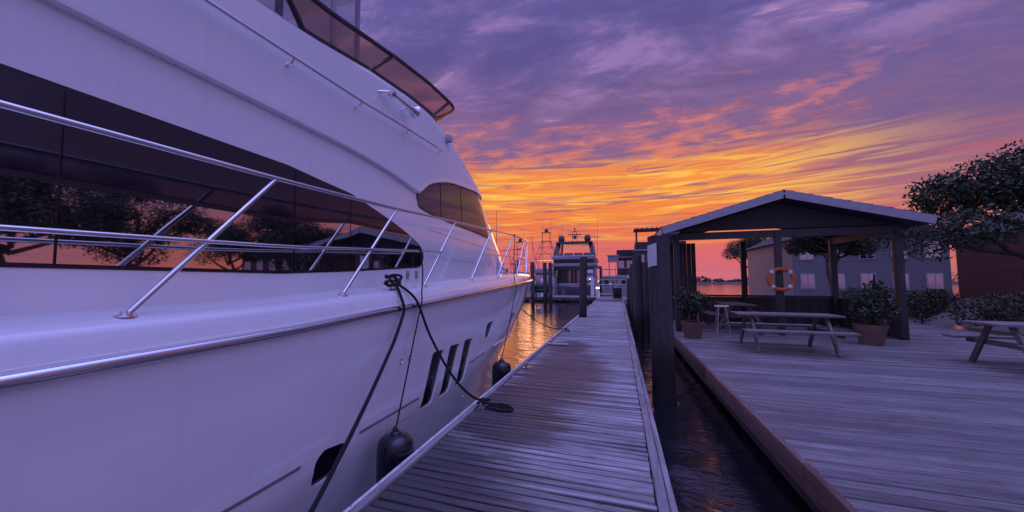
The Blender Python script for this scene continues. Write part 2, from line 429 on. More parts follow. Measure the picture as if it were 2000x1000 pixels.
# ------------------------------------------------------------------ water and far shore
WL = -.5
def sheet(name, x0, x1, y0, y1, z, m):
    return MB().add([(x0, y0, z), (x1, y0, z), (x1, y1, z), (x0, y1, z)], [(0, 1, 2, 3)]).build(name, m, smooth=False)
def water_sheet():
    xs = np.concatenate([[-2500, -600, -150, -50, -24, -18, -15], np.arange(-13, 1.6, .11), [2, 3, 5, 9, 15, 30, 80, 300, 2500]])
    ys = np.concatenate([[-400, -100, -30, -8, -2, 0, 1, 2], np.arange(3, 20, .075), np.arange(20, 37, .12), [37.5, 38, 39, 41, 44, 50, 60, 80, 120, 300, 1000, 3500]])
    X, Y = np.meshgrid(xs, ys); Z = np.zeros_like(X); r_ = np.random.default_rng(3)
    for k in range(46):
        wl_ = np.exp(r_.uniform(np.log(.24), np.log(1.1))); th = PI / 2 + r_.normal(0, .62); ph = r_.uniform(0, 2 * PI)
        Z += .0015 * wl_ ** .85 * np.sin(2 * PI / wl_ * (X * np.cos(th) + Y * np.sin(th)) + ph + .7 * np.sin(X * r_.uniform(.3, .9) + Y * r_.uniform(.2, .7)))
    fade = ((X > -13.5) & (X < 1.6) & (Y > 2.9) & (Y < 37)).astype(float)
    V = np.stack([X, Y, WL + Z * fade], -1).reshape(-1, 3); nx = len(xs); ny = len(ys)
    a = (np.arange(ny - 1)[:, None] * nx + np.arange(nx - 1)[None]).ravel()
    m_ = MB(); m_.v = V.tolist(); m_.f = np.stack([a, a + 1, a + nx + 1, a + nx], 1).tolist()
    return m_.build('water', WATER, angle=180, fix=False)
tag(water_sheet(), kind='structure')
SOIL = mat('shore_earth', (.07, .06, .05), .9, var=.3, vscale=.5)
def mound(name, x0, x1, y0, y1, top, m, nx=60, ny=14):
    mb = MB(); v = []; f = []
    for j in range(ny + 1):
        for i in range(nx + 1):
            u, t = i / nx, j / ny
            e = min(1, 4 * u, 4 * (1 - u)) * min(1, 5 * t, 5 * (1 - t))
            v.append((x0 + (x1 - x0) * u, y0 + (y1 - y0) * t, WL - .6 + (top - WL + .6) * math.sqrt(max(e, 0)) + .15 * top * math.sin(i * 1.3) * math.sin(j * 2.1) * e))
    for j in range(ny):
        for i in range(nx):
            a = j * (nx + 1) + i; f.append((a, a + 1, a + nx + 2, a + nx + 1))
    return tag(mb.add(v, f).build(name, m), kind='structure')
mound('far_shore', -900, 900, 300, 520, 1.2, SOIL)
mound('shore_ground', 9.5, 90, -40, 68, .12, SOIL)

# ------------------------------------------------------------------ wooden dock
DY0, DY1 = -1.5, 33.6
dock = thing('wooden_dock', 'long floating dock of weathered grey planks running beside the white yacht', 'dock', (-.7, 0, 0))
def plank_mesh(name, L, wd, th, m, seed, seg=9):
    rn = random.Random(seed); mb = MB(); v = []; f = []
    prof = [(-wd / 2, -th), (-wd / 2, -.011), (-wd / 2 + .004, -.005), (-wd / 2 + .012, -.0015), (-wd * .2, .001), (wd * .2, .001), (wd / 2 - .012, -.0015), (wd / 2 - .004, -.005), (wd / 2, -.011), (wd / 2, -th)]
    ph = rn.random() * 6
    for i in range(seg + 1):
        x = -L / 2 + L * i / seg; b = .0025 * math.sin(ph + i * 1.1); t = .0035 * math.sin(ph * 2 + i * .6)
        if i in (0, seg): x += rn.uniform(-.006, .006)
        for (y, z) in prof: v.append((x, y + b, z + t * (y / wd) * 2 + .0012 * math.sin(ph + i)))
    n = len(prof)
    for i in range(seg):
        for k in range(n): f.append((i * n + k, i * n + (k + 1) % n, (i + 1) * n + (k + 1) % n, (i + 1) * n + k))
    f.append(tuple(range(n))); f.append(tuple(seg * n + k for k in range(n - 1, -1, -1)))
    return mb.add(v, f).mesh(name, m, True, 35)
PX0, PX1 = -1.615, .205
pm = [plank_mesh('plank', PX1 - PX0, .0855, .038, PLANK, k) for k in range(10)]
pitch = .0945; npl = int((DY1 - DY0) / pitch); near0 = int((1.5 - DY0) / pitch); far = []
for k in range(npl):
    loc = ((PX0 + PX1) / 2 + .7 + random.uniform(-.004, .004), DY0 + (k + .5) * pitch + random.uniform(-.0022, .0022), random.uniform(-.0045, .0020))
    rot = (random.uniform(-.022, .022), random.uniform(-.0012, .0012), random.uniform(-.0016, .0016) + (PI if random.random() < .5 else 0))
    if near0 <= k < near0 + 300:
        o = bpy.data.objects.new('plank', random.choice(pm)); COL.objects.link(o); o.parent = dock; o.location = loc; o.rotation_euler = rot
    else: far.append((random.choice(pm), loc, rot))
q = MB()     # the planks past the first three hundred, joined
for m_, loc, rot in far:
    T_ = Matrix.Translation(Vector(loc) + Vector((-.7, 0, 0))) @ Matrix.Rotation(rot[2], 4, 'Z')
    q.add([T_ @ v_.co for v_ in m_.vertices], [tuple(p_.vertices) for p_ in m_.polygons])
tag(q.build('plank', PLANK, dock), kind='stuff')

# edge boards and the pale rubbing strip, in lengths
L = 4.1; y = DY0 - 1.15
while y < DY1 - .2:
    y1 = min(y + L, DY1)
    j = random.uniform(-.003, .003)
    y0_ = max(y, DY0)
    MB().box((-1.648, (y0_ + y1) / 2, -.009 + j), (.056, y1 - y0_ - .006, .06)).build('edge_board', SIDEB, dock, bevel=.004)
    MB().box((.245, (y0_ + y1) / 2, -.004 + j), (.068, y1 - y0_ - .006, .05)).build('edge_board', SIDEB, dock, bevel=.004)
    MB().box((.306, (y0_ + y1) / 2, -.075 - j), (.042, y1 - y0_ - .008, .19)).build('fascia_board', SIDEB, dock, bevel=.004)
    MB().box((-1.661, (y0_ + y1) / 2, -.17), (.03, y1 - y0_ - .006, .25)).build('fascia_board', FASCIA, dock)
    st_ = MB().prism(rounded([(-1.712, -.10), (-1.677, -.10), (-1.677, .022), (-1.712, .016)], .008, 2), y0_ + .003, y1 - .003, 1).build('rubbing_strip', WHITEPL, dock)
    sc = MB(); yy = y0_ + .12
    while yy < min(y1, 14): sc.lathe([(.0065, 0), (.006, .003), (.002, .004)], (-1.694, yy, .0185), n=6); yy += .31
    if sc.v: tag(sc.build('screw', BLACK, st_, smooth=False), kind='stuff')
    y += L
for yy in np.arange(DY0 + .9, DY1, 2.4): MB().box((-.7, yy, -.38), (1.7, 1.5, .5)).build('float', BLACK, dock, smooth=False)
for xx in (-1.2, -.7, -.2): MB().box((xx, (DY0 + DY1) / 2, -.085), (.05, DY1 - DY0 - .1, .09)).build('joist', FASCIA, dock, smooth=False)

# galvanised cleats on the dock edge
def cleat_mb(L_=.26, h=.06, c=(0, 0, 0), r=.016):
    mb = MB()
    mb.tube(spline([(0, -L_ / 2, h - .004), (0, -L_ / 4, h + .004), (0, 0, h + .004), (0, L_ / 4, h + .004), (0, L_ / 2, h - .004)], 4), [r * .55] + [r * .8] * 3 + [r] * 11 + [r * .8, r * .55][:2], 8) if False else mb.tube([(0, -L_ / 2, h - .004), (0, -L_ / 4, h + .002), (0, 0, h + .004), (0, L_ / 4, h + .002), (0, L_ / 2, h - .004)], [r * .5, r, r * 1.1, r, r * .5], 10)
    for s in (-1, 1): mb.tube([(0, s * L_ * .14, 0), (0, s * L_ * .14, h)], [r * 1.2, r], 8)
    mb.box((0, 0, .004), (.055, L_ * .5, .008))
    return mb
def base_cleat(x, y, label, rz=0):
    c = thing('dock_cleat', label, 'cleat', (x, y, .003), 'cleats along the dock edge'); c.rotation_euler.z = rz
    MB.build(cleat_mb(), 'horn', STEEL, None).parent = c
    b = MB().box((0, 0, .003), (.09, .2, .006)).build('base_plate', STEEL, None); b.parent = c
    return c
base_cleat(-1.55, 6.68, 'bare grey metal cleat on the plank dock beside the bow fender')
base_cleat(-1.56, 9.45, 'small metal cleat on the dock edge beside the loose board')
base_cleat(-1.53, 11.86, 'metal cleat on the dock edge wrapped by the thin bow line')
base_cleat(-1.55, 4.42, 'metal cleat under the black rope with the coiled tail on the dock')
base_cleat(-1.60, 1.52, 'metal cleat at the near left edge of the plank dock')
lb = MB().box((-1.385, 9.26, .018), (.50, .15, .03), .03).build('loose_board', mat('bleached_board', (.40, .36, .36), .7, var=.2), bevel=.004)
tag(lb, 'short pale loose board lying across the left edge of the dock', 'board')

# ------------------------------------------------------------------ the white motor yacht
XC = -4.6; ZK = -1.2
HT = [0.0, .25, .35, .45, .55, .65, .75, .85, .95, 1.0]
HY = [11.4, 11.5, 11.47, 11.6, 12.12, 12.72, 13.24, 13.62, 13.98, 14.33]
HB = [2.2, 2.35, 2.39, 2.43, 2.48, 2.49, 2.5, 2.51, 2.52, 2.52]
def sheer(Y): return float(np.interp(Y, [-6, 2.1, 2.9, 4, 5.7, 8.2, 10.5, 15], [1.0, 1.17, 1.21, 1.25, 1.33, 1.44, 1.51, 1.58]))
def se(s, a, b): s = min(max(s, 0), 1); return (1 - s ** a) ** b
def hullX(Y, z):
    t = (z - ZK) / (sheer(Y) - ZK); B = np.interp(t, HT, HB); Y1 = np.interp(t, HT, HY)
    return XC + B * se((Y - (Y1 - 7)) / 7, 2.6, .6)
ZT = [1.2, 1.5, 1.9, 2.1, 2.4, 2.7, 3.0, 3.3, 3.6, 3.8, 3.95, 4.2]
ZY = [10.6, 10.6, 10.59, 10.5, 10.12, 9.77, 9.43, 9.03, 8.33, 7.78, 7.25, 6.4]
ZB = [2.13, 2.125, 2.12, 2.115, 2.107, 2.10, 2.086, 2.073, 2.06, 2.05, 2.042, 2.03]
def houseX(Y, z, off=0.0):
    B = np.interp(z, ZT, ZB) + off; Y1 = np.interp(z, ZT, ZY) + off
    return XC + B * se((Y - (Y1 - 3.0)) / 3.0, 2.4, .6)
YA = -6.0
def ring(Yend, xz, na=46, nb=34, Ystr=None):
    """one closed ring of a boat: aft starboard -> bow -> aft port; xz(Y) gives (half breadth, z)"""
    Ys = Ystr if Ystr is not None else Yend - 5
    ys = list(np.linspace(YA, Ys, na, endpoint=False)) + [Ys + (Yend - Ys) * (1 - (1 - u) ** 2.6) for u in np.linspace(0, 1, nb)]
    st_ = [];
    for y in ys:
        hb, z = xz(y); st_.append((hb, y, z))
    st_[-1] = (0.0, Yend, st_[-1][2])
    return [(XC + h, y, z) for h, y, z in st_] + [(XC - h, y, z) for h, y, z in st_[-2::-1]]
def loft(rings, capb=True, capt=True):
    mb = MB(); n = len(rings[0]); v = [p for r_ in rings for p in r_]; f = []
    for i in range(len(rings) - 1):
        for k in range(n):
            l = (k + 1) % n; f.append((i * n + k, i * n + l, (i + 1) * n + l, (i + 1) * n + k))
    if capb: f.append(tuple(range(n - 1, -1, -1)))
    if capt: f.append(tuple((len(rings) - 1) * n + k for k in range(n)))
    return mb.add(v, f)
yacht = thing('motor_yacht', 'large white motor yacht filling the left side, moored along the plank dock', 'yacht', (XC, 2, WL))

def hull_ring(t):
    B = float(np.interp(t, HT, HB)); Y1 = float(np.interp(t, HT, HY))
    return ring(Y1, lambda Y: (B * se((Y - (Y1 - 7)) / 7, 2.6, .6), ZK + (sheer(Y) - ZK) * t), Ystr=Y1 - 7, na=40, nb=48)
hull = loft([hull_ring(t) for t in np.linspace(0, 1, 21)]).build('hull', GEL, yacht, angle=50)

def Pr(pts): return [tuple(map(float, p)) for p in pts]
PORTS = {
 'aft': rounded([(2.30, -.015), (2.60, -.012), (2.675, .195), (2.40, .232), (2.315, .17)], .07),
 'slot1': rounded([(3.915, .050), (4.215, .045), (4.49, .64), (4.175, .65)], .05),
 'slot2': rounded([(4.405, .050), (4.70, .055), (5.00, .64), (4.675, .65)], .05),
 'slot3': rounded([(4.90, .055), (5.205, .06), (5.515, .645), (5.185, .655)], .05),
 'oval': rounded([(6.06, .56), (6.33, .555), (6.54, .81), (6.17, .79)], .09),
 'fore': rounded([(7.70, .56), (7.95, .56), (8.15, .83), (7.82, .83)], .08),
}
# openings for the hull windows
cut = MB()
for n_, poly in PORTS.items():
    yc = sum(p[0] for p in poly) / len(poly); zc = sum(p[1] for p in poly) / len(poly)
    cut.prism(poly, hullX(yc, zc) - .16, hullX(yc, zc) + .35, 0)
co = cut.build('cutter', GEL, None, smooth=False)
co.location = -gl(yacht); 
hull_parent = hull.parent; hull.parent = None; hl = hull.location.copy(); co.location = hl
md = hull.modifiers.new('openings', 'BOOLEAN'); md.object = co; md.operation = 'DIFFERENCE'; md.solver = 'EXACT'
bpy.context.view_layer.update()
dg = bpy.context.evaluated_depsgraph_get()
me = bpy.data.meshes.new_from_object(hull.evaluated_get(dg)); hull.modifiers.clear(); hull.data = me
me.polygons.foreach_set('use_smooth', [True] * len(me.polygons)); me.set_sharp_from_angle(angle=R(35))
bpy.data.objects.remove(co); hull.parent = hull_parent; hull.location = hl
GLASS_H = glass('hull_window_glass', (.010, .010, .016), .02, fw=.10)
def conform(poly, fx):
    """polygon in (Y, z), filled and laid on surface fx"""
    bm = bmesh.new(); vs_ = [bm.verts.new((fx(p[0], p[1]), p[0], p[1])) for p in poly]
    bm.faces.new(vs_); bmesh.ops.triangulate(bm, faces=bm.faces[:])
    v = [tuple(q.co) for q in bm.verts]; bm.verts.index_update(); f = [tuple(q.index for q in fc.verts) for fc in bm.faces]; bm.free()
    return MB().add(v, f)
def strip(line, fx, wd, out, m, name, parent):
    """a thin raised band along a (Y, z) line on surface fx"""
    mb = MB(); v = []; f = []
    for (Y, z) in line:
        for dz_, o_ in ((-wd / 2, -.01), (-wd / 2, out), (wd / 2, out), (wd / 2, -.01)): v.append((fx(Y, z + dz_) + o_, Y, z + dz_))
    for i in range(len(line) - 1):
        for k in range(3): f.append((i * 4 + k, i * 4 + k + 1, i * 4 + 5 + k, i * 4 + 4 + k))
    return mb.add(v, f).build(name, m, parent)
for n_, poly in PORTS.items():
    w_ = face(conform(poly, lambda Y, z: hullX(Y, z) - .022).build('hull_window', GLASS_H, hull, smooth=False), (1, 0, 0))
    yc = sum(p[0] for p in poly) / len(poly); zc = sum(p[1] for p in poly) / len(poly)
# grey line along the hull
ln = [(y, float(np.interp(y, [-6, 2.07, 3.57, 4.0, 5.0, 6.1, 6.8, 7.5, 8.6], [.20, .206, .205, .207, .262, .325, .337, .332, .30]))) for y in np.linspace(-5.9, 9.6, 120)]
def seg(a, b): return [p for p in ln if a <= p[0] <= b]
for a, b in ((-5.9, 2.28), (2.70, 3.98), (4.36, 4.47), (4.84, 4.97), (5.34, 6.15)): 
    if len(seg(a, b)) > 1: strip(seg(a, b), hullX, .022, .004, STRIPE, 'hull_line', hull)
strip([p for p in ln if 6.55 <= p[0] <= 9.6], hullX, .035, .018, GEL, 'spray_rail', hull)
strip([(y, .055 + (y - 3.3) * .012) for y in np.linspace(3.25, 3.75, 8)], hullX, .006, .002, STRIPE, 'scuff_mark', hull)
# through-hull fittings
for (Y, z) in ((3.451, .692), (3.613, .693), (5.30, -.16)):
    x = hullX(Y, z)
    MB().lathe([(.030, -.01), (.030, .006), (.022, .010), (.017, .004), (.017, -.005)], (x, Y, z), (1, 0, 0), 14).build('drain_fitting', CHROME, hull)

# deck edge, bulwark and foredeck
OFF = [(0.0, 0.0), (.008, .06), (.018, .085), (.026, .125), (.055, .165), (.12, .188), (.30, .20), (1.2, .25), (2.0, .28)]
def off_ring(off, dz_):
    Y1 = 14.33 - off * 1.15; B = 2.52 - off
    return ring(Y1, lambda Y: (B * se((Y - (Y1 - 7 + off * .3)) / (7 - off * .3), 2.6, .6), sheer(Y) + dz_), Ystr=Y1 - 7, na=40, nb=48)
loft([off_ring(a, b) for a, b in OFF], capb=False).build('deck', GEL, yacht, angle=50)
# polished rub rail
rr_ = ring(14.33, lambda Y: (2.52 * se((Y - 7.33) / 7, 2.6, .6), sheer(Y)), Ystr=7.33, na=40, nb=48)
def band(pts, prof):
    """sweep a (out, up) profile along the plan curve pts"""
    mb = MB(); v = []; f = []; n = len(prof); m_ = len(pts)
    for i, p in enumerate(pts):
        a = Vector(pts[max(i - 1, 0)]); b = Vector(pts[min(i + 1, m_ - 1)]); t = (b - a); t.z = 0; t.normalize(); nn = Vector((t.y, -t.x, 0))
        for (o_, u_) in prof: v.append(Vector(p) + nn * o_ + Vector((0, 0, u_)))
    for i in range(m_ - 1):
        for k in range(n): f.append((i * n + k, i * n + (k + 1) % n, (i + 1) * n + (k + 1) % n, (i + 1) * n + k))
    f.append(tuple(range(n))); f.append(tuple((m_ - 1) * n + k for k in range(n)))
    return mb.add(v, f)
band(rr_, [(-.02, -.040), (.010, -.038), (.014, -.012), (.014, .012), (.010, .038), (-.02, .040)]).build('rub_rail_base', GEL, yacht)
band(rr_, [(.010, -.030), (.022, -.029), (.034, -.022), (.041, -.010), (.042, .002), (.038, .014), (.028, .024), (.018, .029), (.010, .030)]).build('rub_rail', CHROME, yacht)

# deckhouse
def house_ring(z):
    Y1 = float(np.interp(z, ZT, ZY)); B = float(np.interp(z, ZT, ZB))
    return ring(Y1, lambda Y: (B * se((Y - (Y1 - 3)) / 3, 2.4, .6), z), Ystr=Y1 - 3, na=30, nb=44)
zs = [1.25] + list(np.linspace(1.4, 3.3, 24))
house = loft([house_ring(z) for z in zs]).build('deckhouse', GEL, yacht, angle=50)
# upper body of the flybridge
def zlow(Y): return float(np.interp(Y, [-6, 2.3, 3.2, 3.99, 4.25, 4.43, 4.50, 4.6, 4.72, 4.92, 5.16, 5.55, 5.94, 6.33, 6.73, 8, 9.5], [2.80, 2.81, 2.80, 2.74, 2.69, 2.655, 2.675, 2.75, 2.83, 2.91, 2.985, 3.065, 3.105, 3.14, 3.185, 3.24, 3.25]))
def ztop(Y): return float(np.interp(Y, [-6, 0, 2.29, 2.53, 3.42, 4.24, 5.0, 6.0, 8], [3.3, 3.45, 3.62, 3.65, 3.80, 3.885, 3.92, 3.935, 3.94]))
def up_ring(v, off, drop=0.0):
    zf = lambda Y: zlow(Y) + (ztop(Y) - zlow(Y)) * v - drop
    Y = 8.0
    for _ in range(60): Y = .5 * Y + .5 * (float(np.interp(zf(Y) + drop, ZT, ZY)) + off)
    Ye = Y
    ys = list(np.linspace(YA, 4.2, 26, endpoint=False)) + list(np.linspace(4.2, 5.0, 17, endpoint=False)) + [5.0 + (Ye - 5.0) * (1 - (1 - u) ** 2.2) for u in np.linspace(0, 1, 44)]
    st_ = [(max(houseX(y, zf(y) + drop, off) - XC, 0), y, zf(y)) for y in ys]; st_[-1] = (0.0, Ye, st_[-1][2])
    return [(XC + h, y, z) for h, y, z in st_] + [(XC - h, y, z) for h, y, z in st_[-2::-1]]
ub = loft([up_ring(0, -.03), up_ring(0, .035), up_ring(.012, .048)] + [up_ring(v, .05) for v in np.linspace(.03, .985, 20)] + [up_ring(1.0, .038), up_ring(1.0, -.06), up_ring(1.0, -.07, .10)], capb=False).build('flybridge_body', GEL, yacht, angle=38)

# side windows of the deckhouse, pane by pane
def wtop(Y): return float(np.interp(Y, [-.55, -.3, 0, 2.34, 2.665, 3.116, 3.355, 3.849, 4.219, 4.50, 4.58, 4.612], [1.75, 2.2, 2.44, 2.437, 2.407, 2.372, 2.319, 2.202, 2.094, 1.985, 1.94, 1.88]))
def wlow(Y): return float(np.interp(Y, [-.55, -.3, 2.3, 3.16, 4.40, 4.53, 4.59, 4.612], [1.70, 1.56, 1.558, 1.597, 1.672, 1.69, 1.73, 1.80]))
def col_panel(ya, yb, lo, hi, fx, out, n=16, m_=10, thick=.012):
    mb = MB(); v = []; f = []
    for i in range(n + 1):
        Y = ya + (yb - ya) * i / n; a, b = lo(Y), hi(Y)
        for k in range(m_ + 1):
            z = a + (b - a) * k / m_; v.append((fx(Y, z) + out, Y, z))
    for i in range(n):
        for k in range(m_): f.append((i * (m_ + 1) + k, (i + 1) * (m_ + 1) + k, (i + 1) * (m_ + 1) + k + 1, i * (m_ + 1) + k + 1))
    return mb.add(v, f)
def outline(ya, yb, lo, hi, n=40):
    ys = np.linspace(ya, yb, n); return [(y, lo(y)) for y in ys] + [(y, hi(y)) for y in ys[::-1]]
sw = col_panel(-.55, 4.612, wlow, wtop, houseX, .004, 70, 6).build('side_window', BLACKFRAME, house); face(sw, (1, 0, 0))
g = .006
lo2 = lambda Y: wlow(Y) + .022
hi2 = lambda Y: wtop(Y) - .018
YB = 2.405
beam = lambda Y: float(np.interp(Y, [-.6, 2.35, 3.1, 3.5, 4.13, 4.5], [1.96, 1.998, 2.088, 2.085, 2.09, 2.09]))  # line of the reflected roof beam, drawn as a dark bar between panes
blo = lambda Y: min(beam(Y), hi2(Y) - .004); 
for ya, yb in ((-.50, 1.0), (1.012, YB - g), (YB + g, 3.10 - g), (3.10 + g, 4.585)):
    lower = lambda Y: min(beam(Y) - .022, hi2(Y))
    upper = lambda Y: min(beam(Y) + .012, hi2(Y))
    face(col_panel(ya, yb, lo2, lower, houseX, .009, 30, 10).build('pane', GLASS, sw, smooth=True), (1, 0, 0))
    if upper((ya + yb) / 2) < hi2((ya + yb) / 2) - .01: face(col_panel(ya, min(yb, 4.20), upper, hi2, houseX, .009, 30, 6).build('dark_reflection_pane', GLASS_UP, sw, smooth=True), (1, 0, 0))  # split off only to carry the dark roof reflection
# wheelhouse window: three panes under the arched brow
def hlo(Y): return float(np.interp(Y, [4.44, 4.455, 4.50, 4.71, 5.165, 5.74, 6.44, 7.3, 7.45], [2.60, 2.51, 2.48, 2.455, 2.425, 2.405, 2.395, 2.368, 2.36]))
def hhi(Y): return zlow(Y) + .02
def hpost(z): return float(np.interp(z, [2.36, 2.64, 2.97, 3.14, 3.3], [7.47, 7.33, 7.12, 6.98, 6.9]))
ws = MB()
def slant_panel(ya, yb, slant, out, n=20, m_=14, inset=0.0):
    """panel whose right edge follows the raked post when slant is set"""
    mb = MB(); v = []; f = []
    for i in range(n + 1):
        u = i / n
        for k in range(m_ + 1):
            t = k / m_
            Y = ya + (yb - ya) * u
            for _ in range(4):
                a, b = hlo(Y) + inset, hhi(Y) - inset * .3; z = a + (b - a) * t
                Y = ya + ((hpost(z) - inset if slant else yb) - ya) * u
            v.append((houseX(Y, z) + out, Y, z))
    for i in range(n):
        for k in range(m_): f.append((i * (m_ + 1) + k, (i + 1) * (m_ + 1) + k, (i + 1) * (m_ + 1) + k + 1, i * (m_ + 1) + k + 1))
    return mb.add(v, f)
wf = slant_panel(4.44, 0, True, .004, 40).build('wheelhouse_window', BLACKFRAME, house); face(wf, (1, 0, 0))
GLASS_W = glass('wheelhouse_glass', (.070, .052, .080), .03, fw=.06)
for ya, yb, s_ in ((4.47, 5.150, False), (5.178, 5.960, False), (5.990, 7.0, True)):
    face(slant_panel(ya, yb, s_, .009, 20, 12, .018 if not s_ else .03).build('pane', GLASS_W, wf), (1, 0, 0))
# front windscreen of the deckhouse
def front_panel(z0, z1, x0, x1, out, n=14, m_=8):
    mb = MB(); v = []; f = []
    for i in range(n + 1):
        hb = x0 + (x1 - x0) * i / n
        for k in range(m_ + 1):
            z = z0 + (z1 - z0) * k / m_; B = np.interp(z, ZT, ZB); Y1 = np.interp(z, ZT, ZY)
            s_ = (1 - (abs(hb) / B) ** (1 / .6)) ** (1 / 2.4); v.append((XC + hb, Y1 - 3 + 3 * s_ + out, z))
    for i in range(n):
        for k in range(m_): f.append((i * (m_ + 1) + k, (i + 1) * (m_ + 1) + k, (i + 1) * (m_ + 1) + k + 1, i * (m_ + 1) + k + 1))
    return mb.add(v, f)
ff = front_panel(2.45, 3.12, -1.75, 1.75, .006, 30).build('windscreen', BLACKFRAME, house); face(ff, (0, 1, 0))
for a, b in ((-1.72, -.59), (-.56, .56), (.59, 1.72)): face(front_panel(2.48, 3.09, a, b, .012).build('pane', GLASS_W, ff), (0, 1, 0))
# moulded lines on the house side
for za, zb in ((2.235, 2.12), (1.86, 1.81)):
    strip([(y, za + (zb - za) * (y - 4.7) / 4.6) for y in np.linspace(4.75, 9.6, 40)], houseX, .012, .006, GEL, 'moulding', house)
# louvred vents low on the house side
for (Y, z) in ((4.19, 1.577), (4.41, 1.585)):
    x = houseX(Y, z)
    v_ = MB().box((x + .002, Y, z), (.012, .10, .105)).build('vent', GEL, house, bevel=.003)
    sl = MB()
    for k in range(6): sl.box((x + .010, Y + .0, z - .042 + k * .017), (.006, .078, .006), 0, 1, 0)
    sl.build('slat', BLACK, v_, smooth=False)

# bow rail: stanchions, top rail, mid rail
RY = [-6, 2.05, 3.46, 5.0, 6.67, 8.38, 10.9, 14.3]; RZ = [2.0, 2.2, 2.257, 2.348, 2.432, 2.529, 2.62, 2.66]
MZY = [-6, 2.07, 2.85, 4.55, 6.27, 7.66, 11, 14.3]; MZZ = [1.5, 1.741, 1.788, 1.883, 1.971, 2.021, 2.12, 2.16]
def rail_pts(zt, zv, ya=None, yb=None, port=True, off=.10):
    Y1 = 14.33 - off * 1.1; B = 2.52 - off
    r_ = ring(Y1, lambda Y: (B * se((Y - (Y1 - 7)) / 7, 2.6, .6), float(np.interp(Y, zt, zv))), Ystr=Y1 - 7, na=40, nb=40)
    if not port:
        r_ = [p for p in r_[:80] if ya <= p[1] <= yb]
    return r_
def rail_x(Y, off=.10):
    Y1 = 14.33 - off * 1.1; return XC + (2.52 - off) * se((Y - (Y1 - 7)) / 7, 2.6, .6)
MB().tube(rail_pts(RY, RZ), .0165, 12).build('top_rail', CHROME, yacht)
mr1 = rail_pts(MZY, MZZ, -5.9, 4.5, False); mr1.append((rail_x(4.56), 4.56, 1.884))
MB().tube(mr1, .0125, 10).build('mid_rail', CHROME, yacht)
full = rail_pts(MZY, MZZ); i0 = next(i for i, p in enumerate(full) if p[1] > 6.22)
MB().tube([(rail_x(6.2), 6.2, 1.967)] + full[i0:], .0125, 10).build('mid_rail', CHROME, yacht)
ST = [(-4.6, -3.8), (-3.1, -2.3), (-1.6, -.8), (-.1, .7), (1.15, 1.95), (2.67, 3.46), (4.11, 5.0), (5.68, 6.67), (7.08, 8.30), (8.7, 9.75), (10.4, 11.1), (11.7, 12.2), (13.2, 13.4)]
for s_ in (1, -1):
    for (yb, yt) in ST:
        xb = rail_x(yb, .12) - XC; xt = rail_x(yt) - XC
        zb = sheer(yb) + .182; zt = float(np.interp(yt, RY, RZ))
        st_ = MB().tube([(XC + s_ * xb, yb, zb), (XC + s_ * xt, yt, zt - .008)], .0155, 10).build('stanchion', CHROME, yacht)
        MB().lathe([(.048, 0), (.046, .007), (.022, .010), (.018, .026)], (XC + s_ * xb, yb, zb), n=14).build('base_flange', CHROME, st_)

# handrail along the flybridge side
hr = [(y, float(np.interp(y, [-5, 2.22, 3.13, 4.05, 5.02], [3.05, 3.283, 3.313, 3.374, 3.418]))) for y in np.linspace(-4, 5.02, 40)]
hx = lambda Y, z: houseX(Y, z, .05) + .075
pts = [(hx(y, z), y, z) for y, z in hr]; e = pts[-1]; pts += [(e[0] - .02, e[1] + .018, e[2] - .004), (e[0] - .08, e[1] + .02, e[2] - .005)]
MB().tube(pts, .0125, 10).build('handrail', CHROME, yacht)
for y in (-2.4, -.8, .75, 2.28, 3.14, 4.06):
    z = float(np.interp(y, [p[0] for p in hr], [p[1] for p in hr])); x = hx(y, z)
    b_ = MB().tube([(x, y, z - .01), (x - .03, y, z - .045), (x - .085, y, z - .05)], .010, 8)
    b_.lathe([(.028, 0), (.026, .008), (.012, .012)], (x - .08, y, z - .05), (1, 0, 0), 12).build('rail_bracket', CHROME, yacht)
# chrome air horn
hz = 3.64; hX = houseX(3.7, hz, .05) + .10
horn = MB().lathe([(.044, -.03), (.048, 0), (.046, .03), (.022, .05), (.016, .10), (.018, .22), (.024, .34), (.036, .42), (.055, .47), (.078, .50), (.080, .505), (.070, .498), (.03, .44), (.01, .40)], (hX, 3.66, hz + .005), (.04, 1, -.02), 20).build('air_horn', CHROME, yacht)
hb_ = MB(); hb_.tube([(hX - .11, 3.55, hz - .01), (hX, 3.62, hz)], .013, 8); hb_.lathe([(.032, 0), (.03, .008), (.014, .014)], (hX - .115, 3.545, hz - .01), (1, 0, 0), 12); hb_.tube([(hX - .11, 4.03, hz - .02), (hX, 4.05, hz - .005)], .011, 8)
hb_.build('horn_bracket', CHROME, horn)
# small box lamp on the brow
MB().box((houseX(5.36, 3.73, .05) + .045, 5.38, 3.73), (.09, .11, .11)).build('side_lamp', mat('pale_grey_plastic', (.45, .46, .5), .4), yacht, bevel=.02)

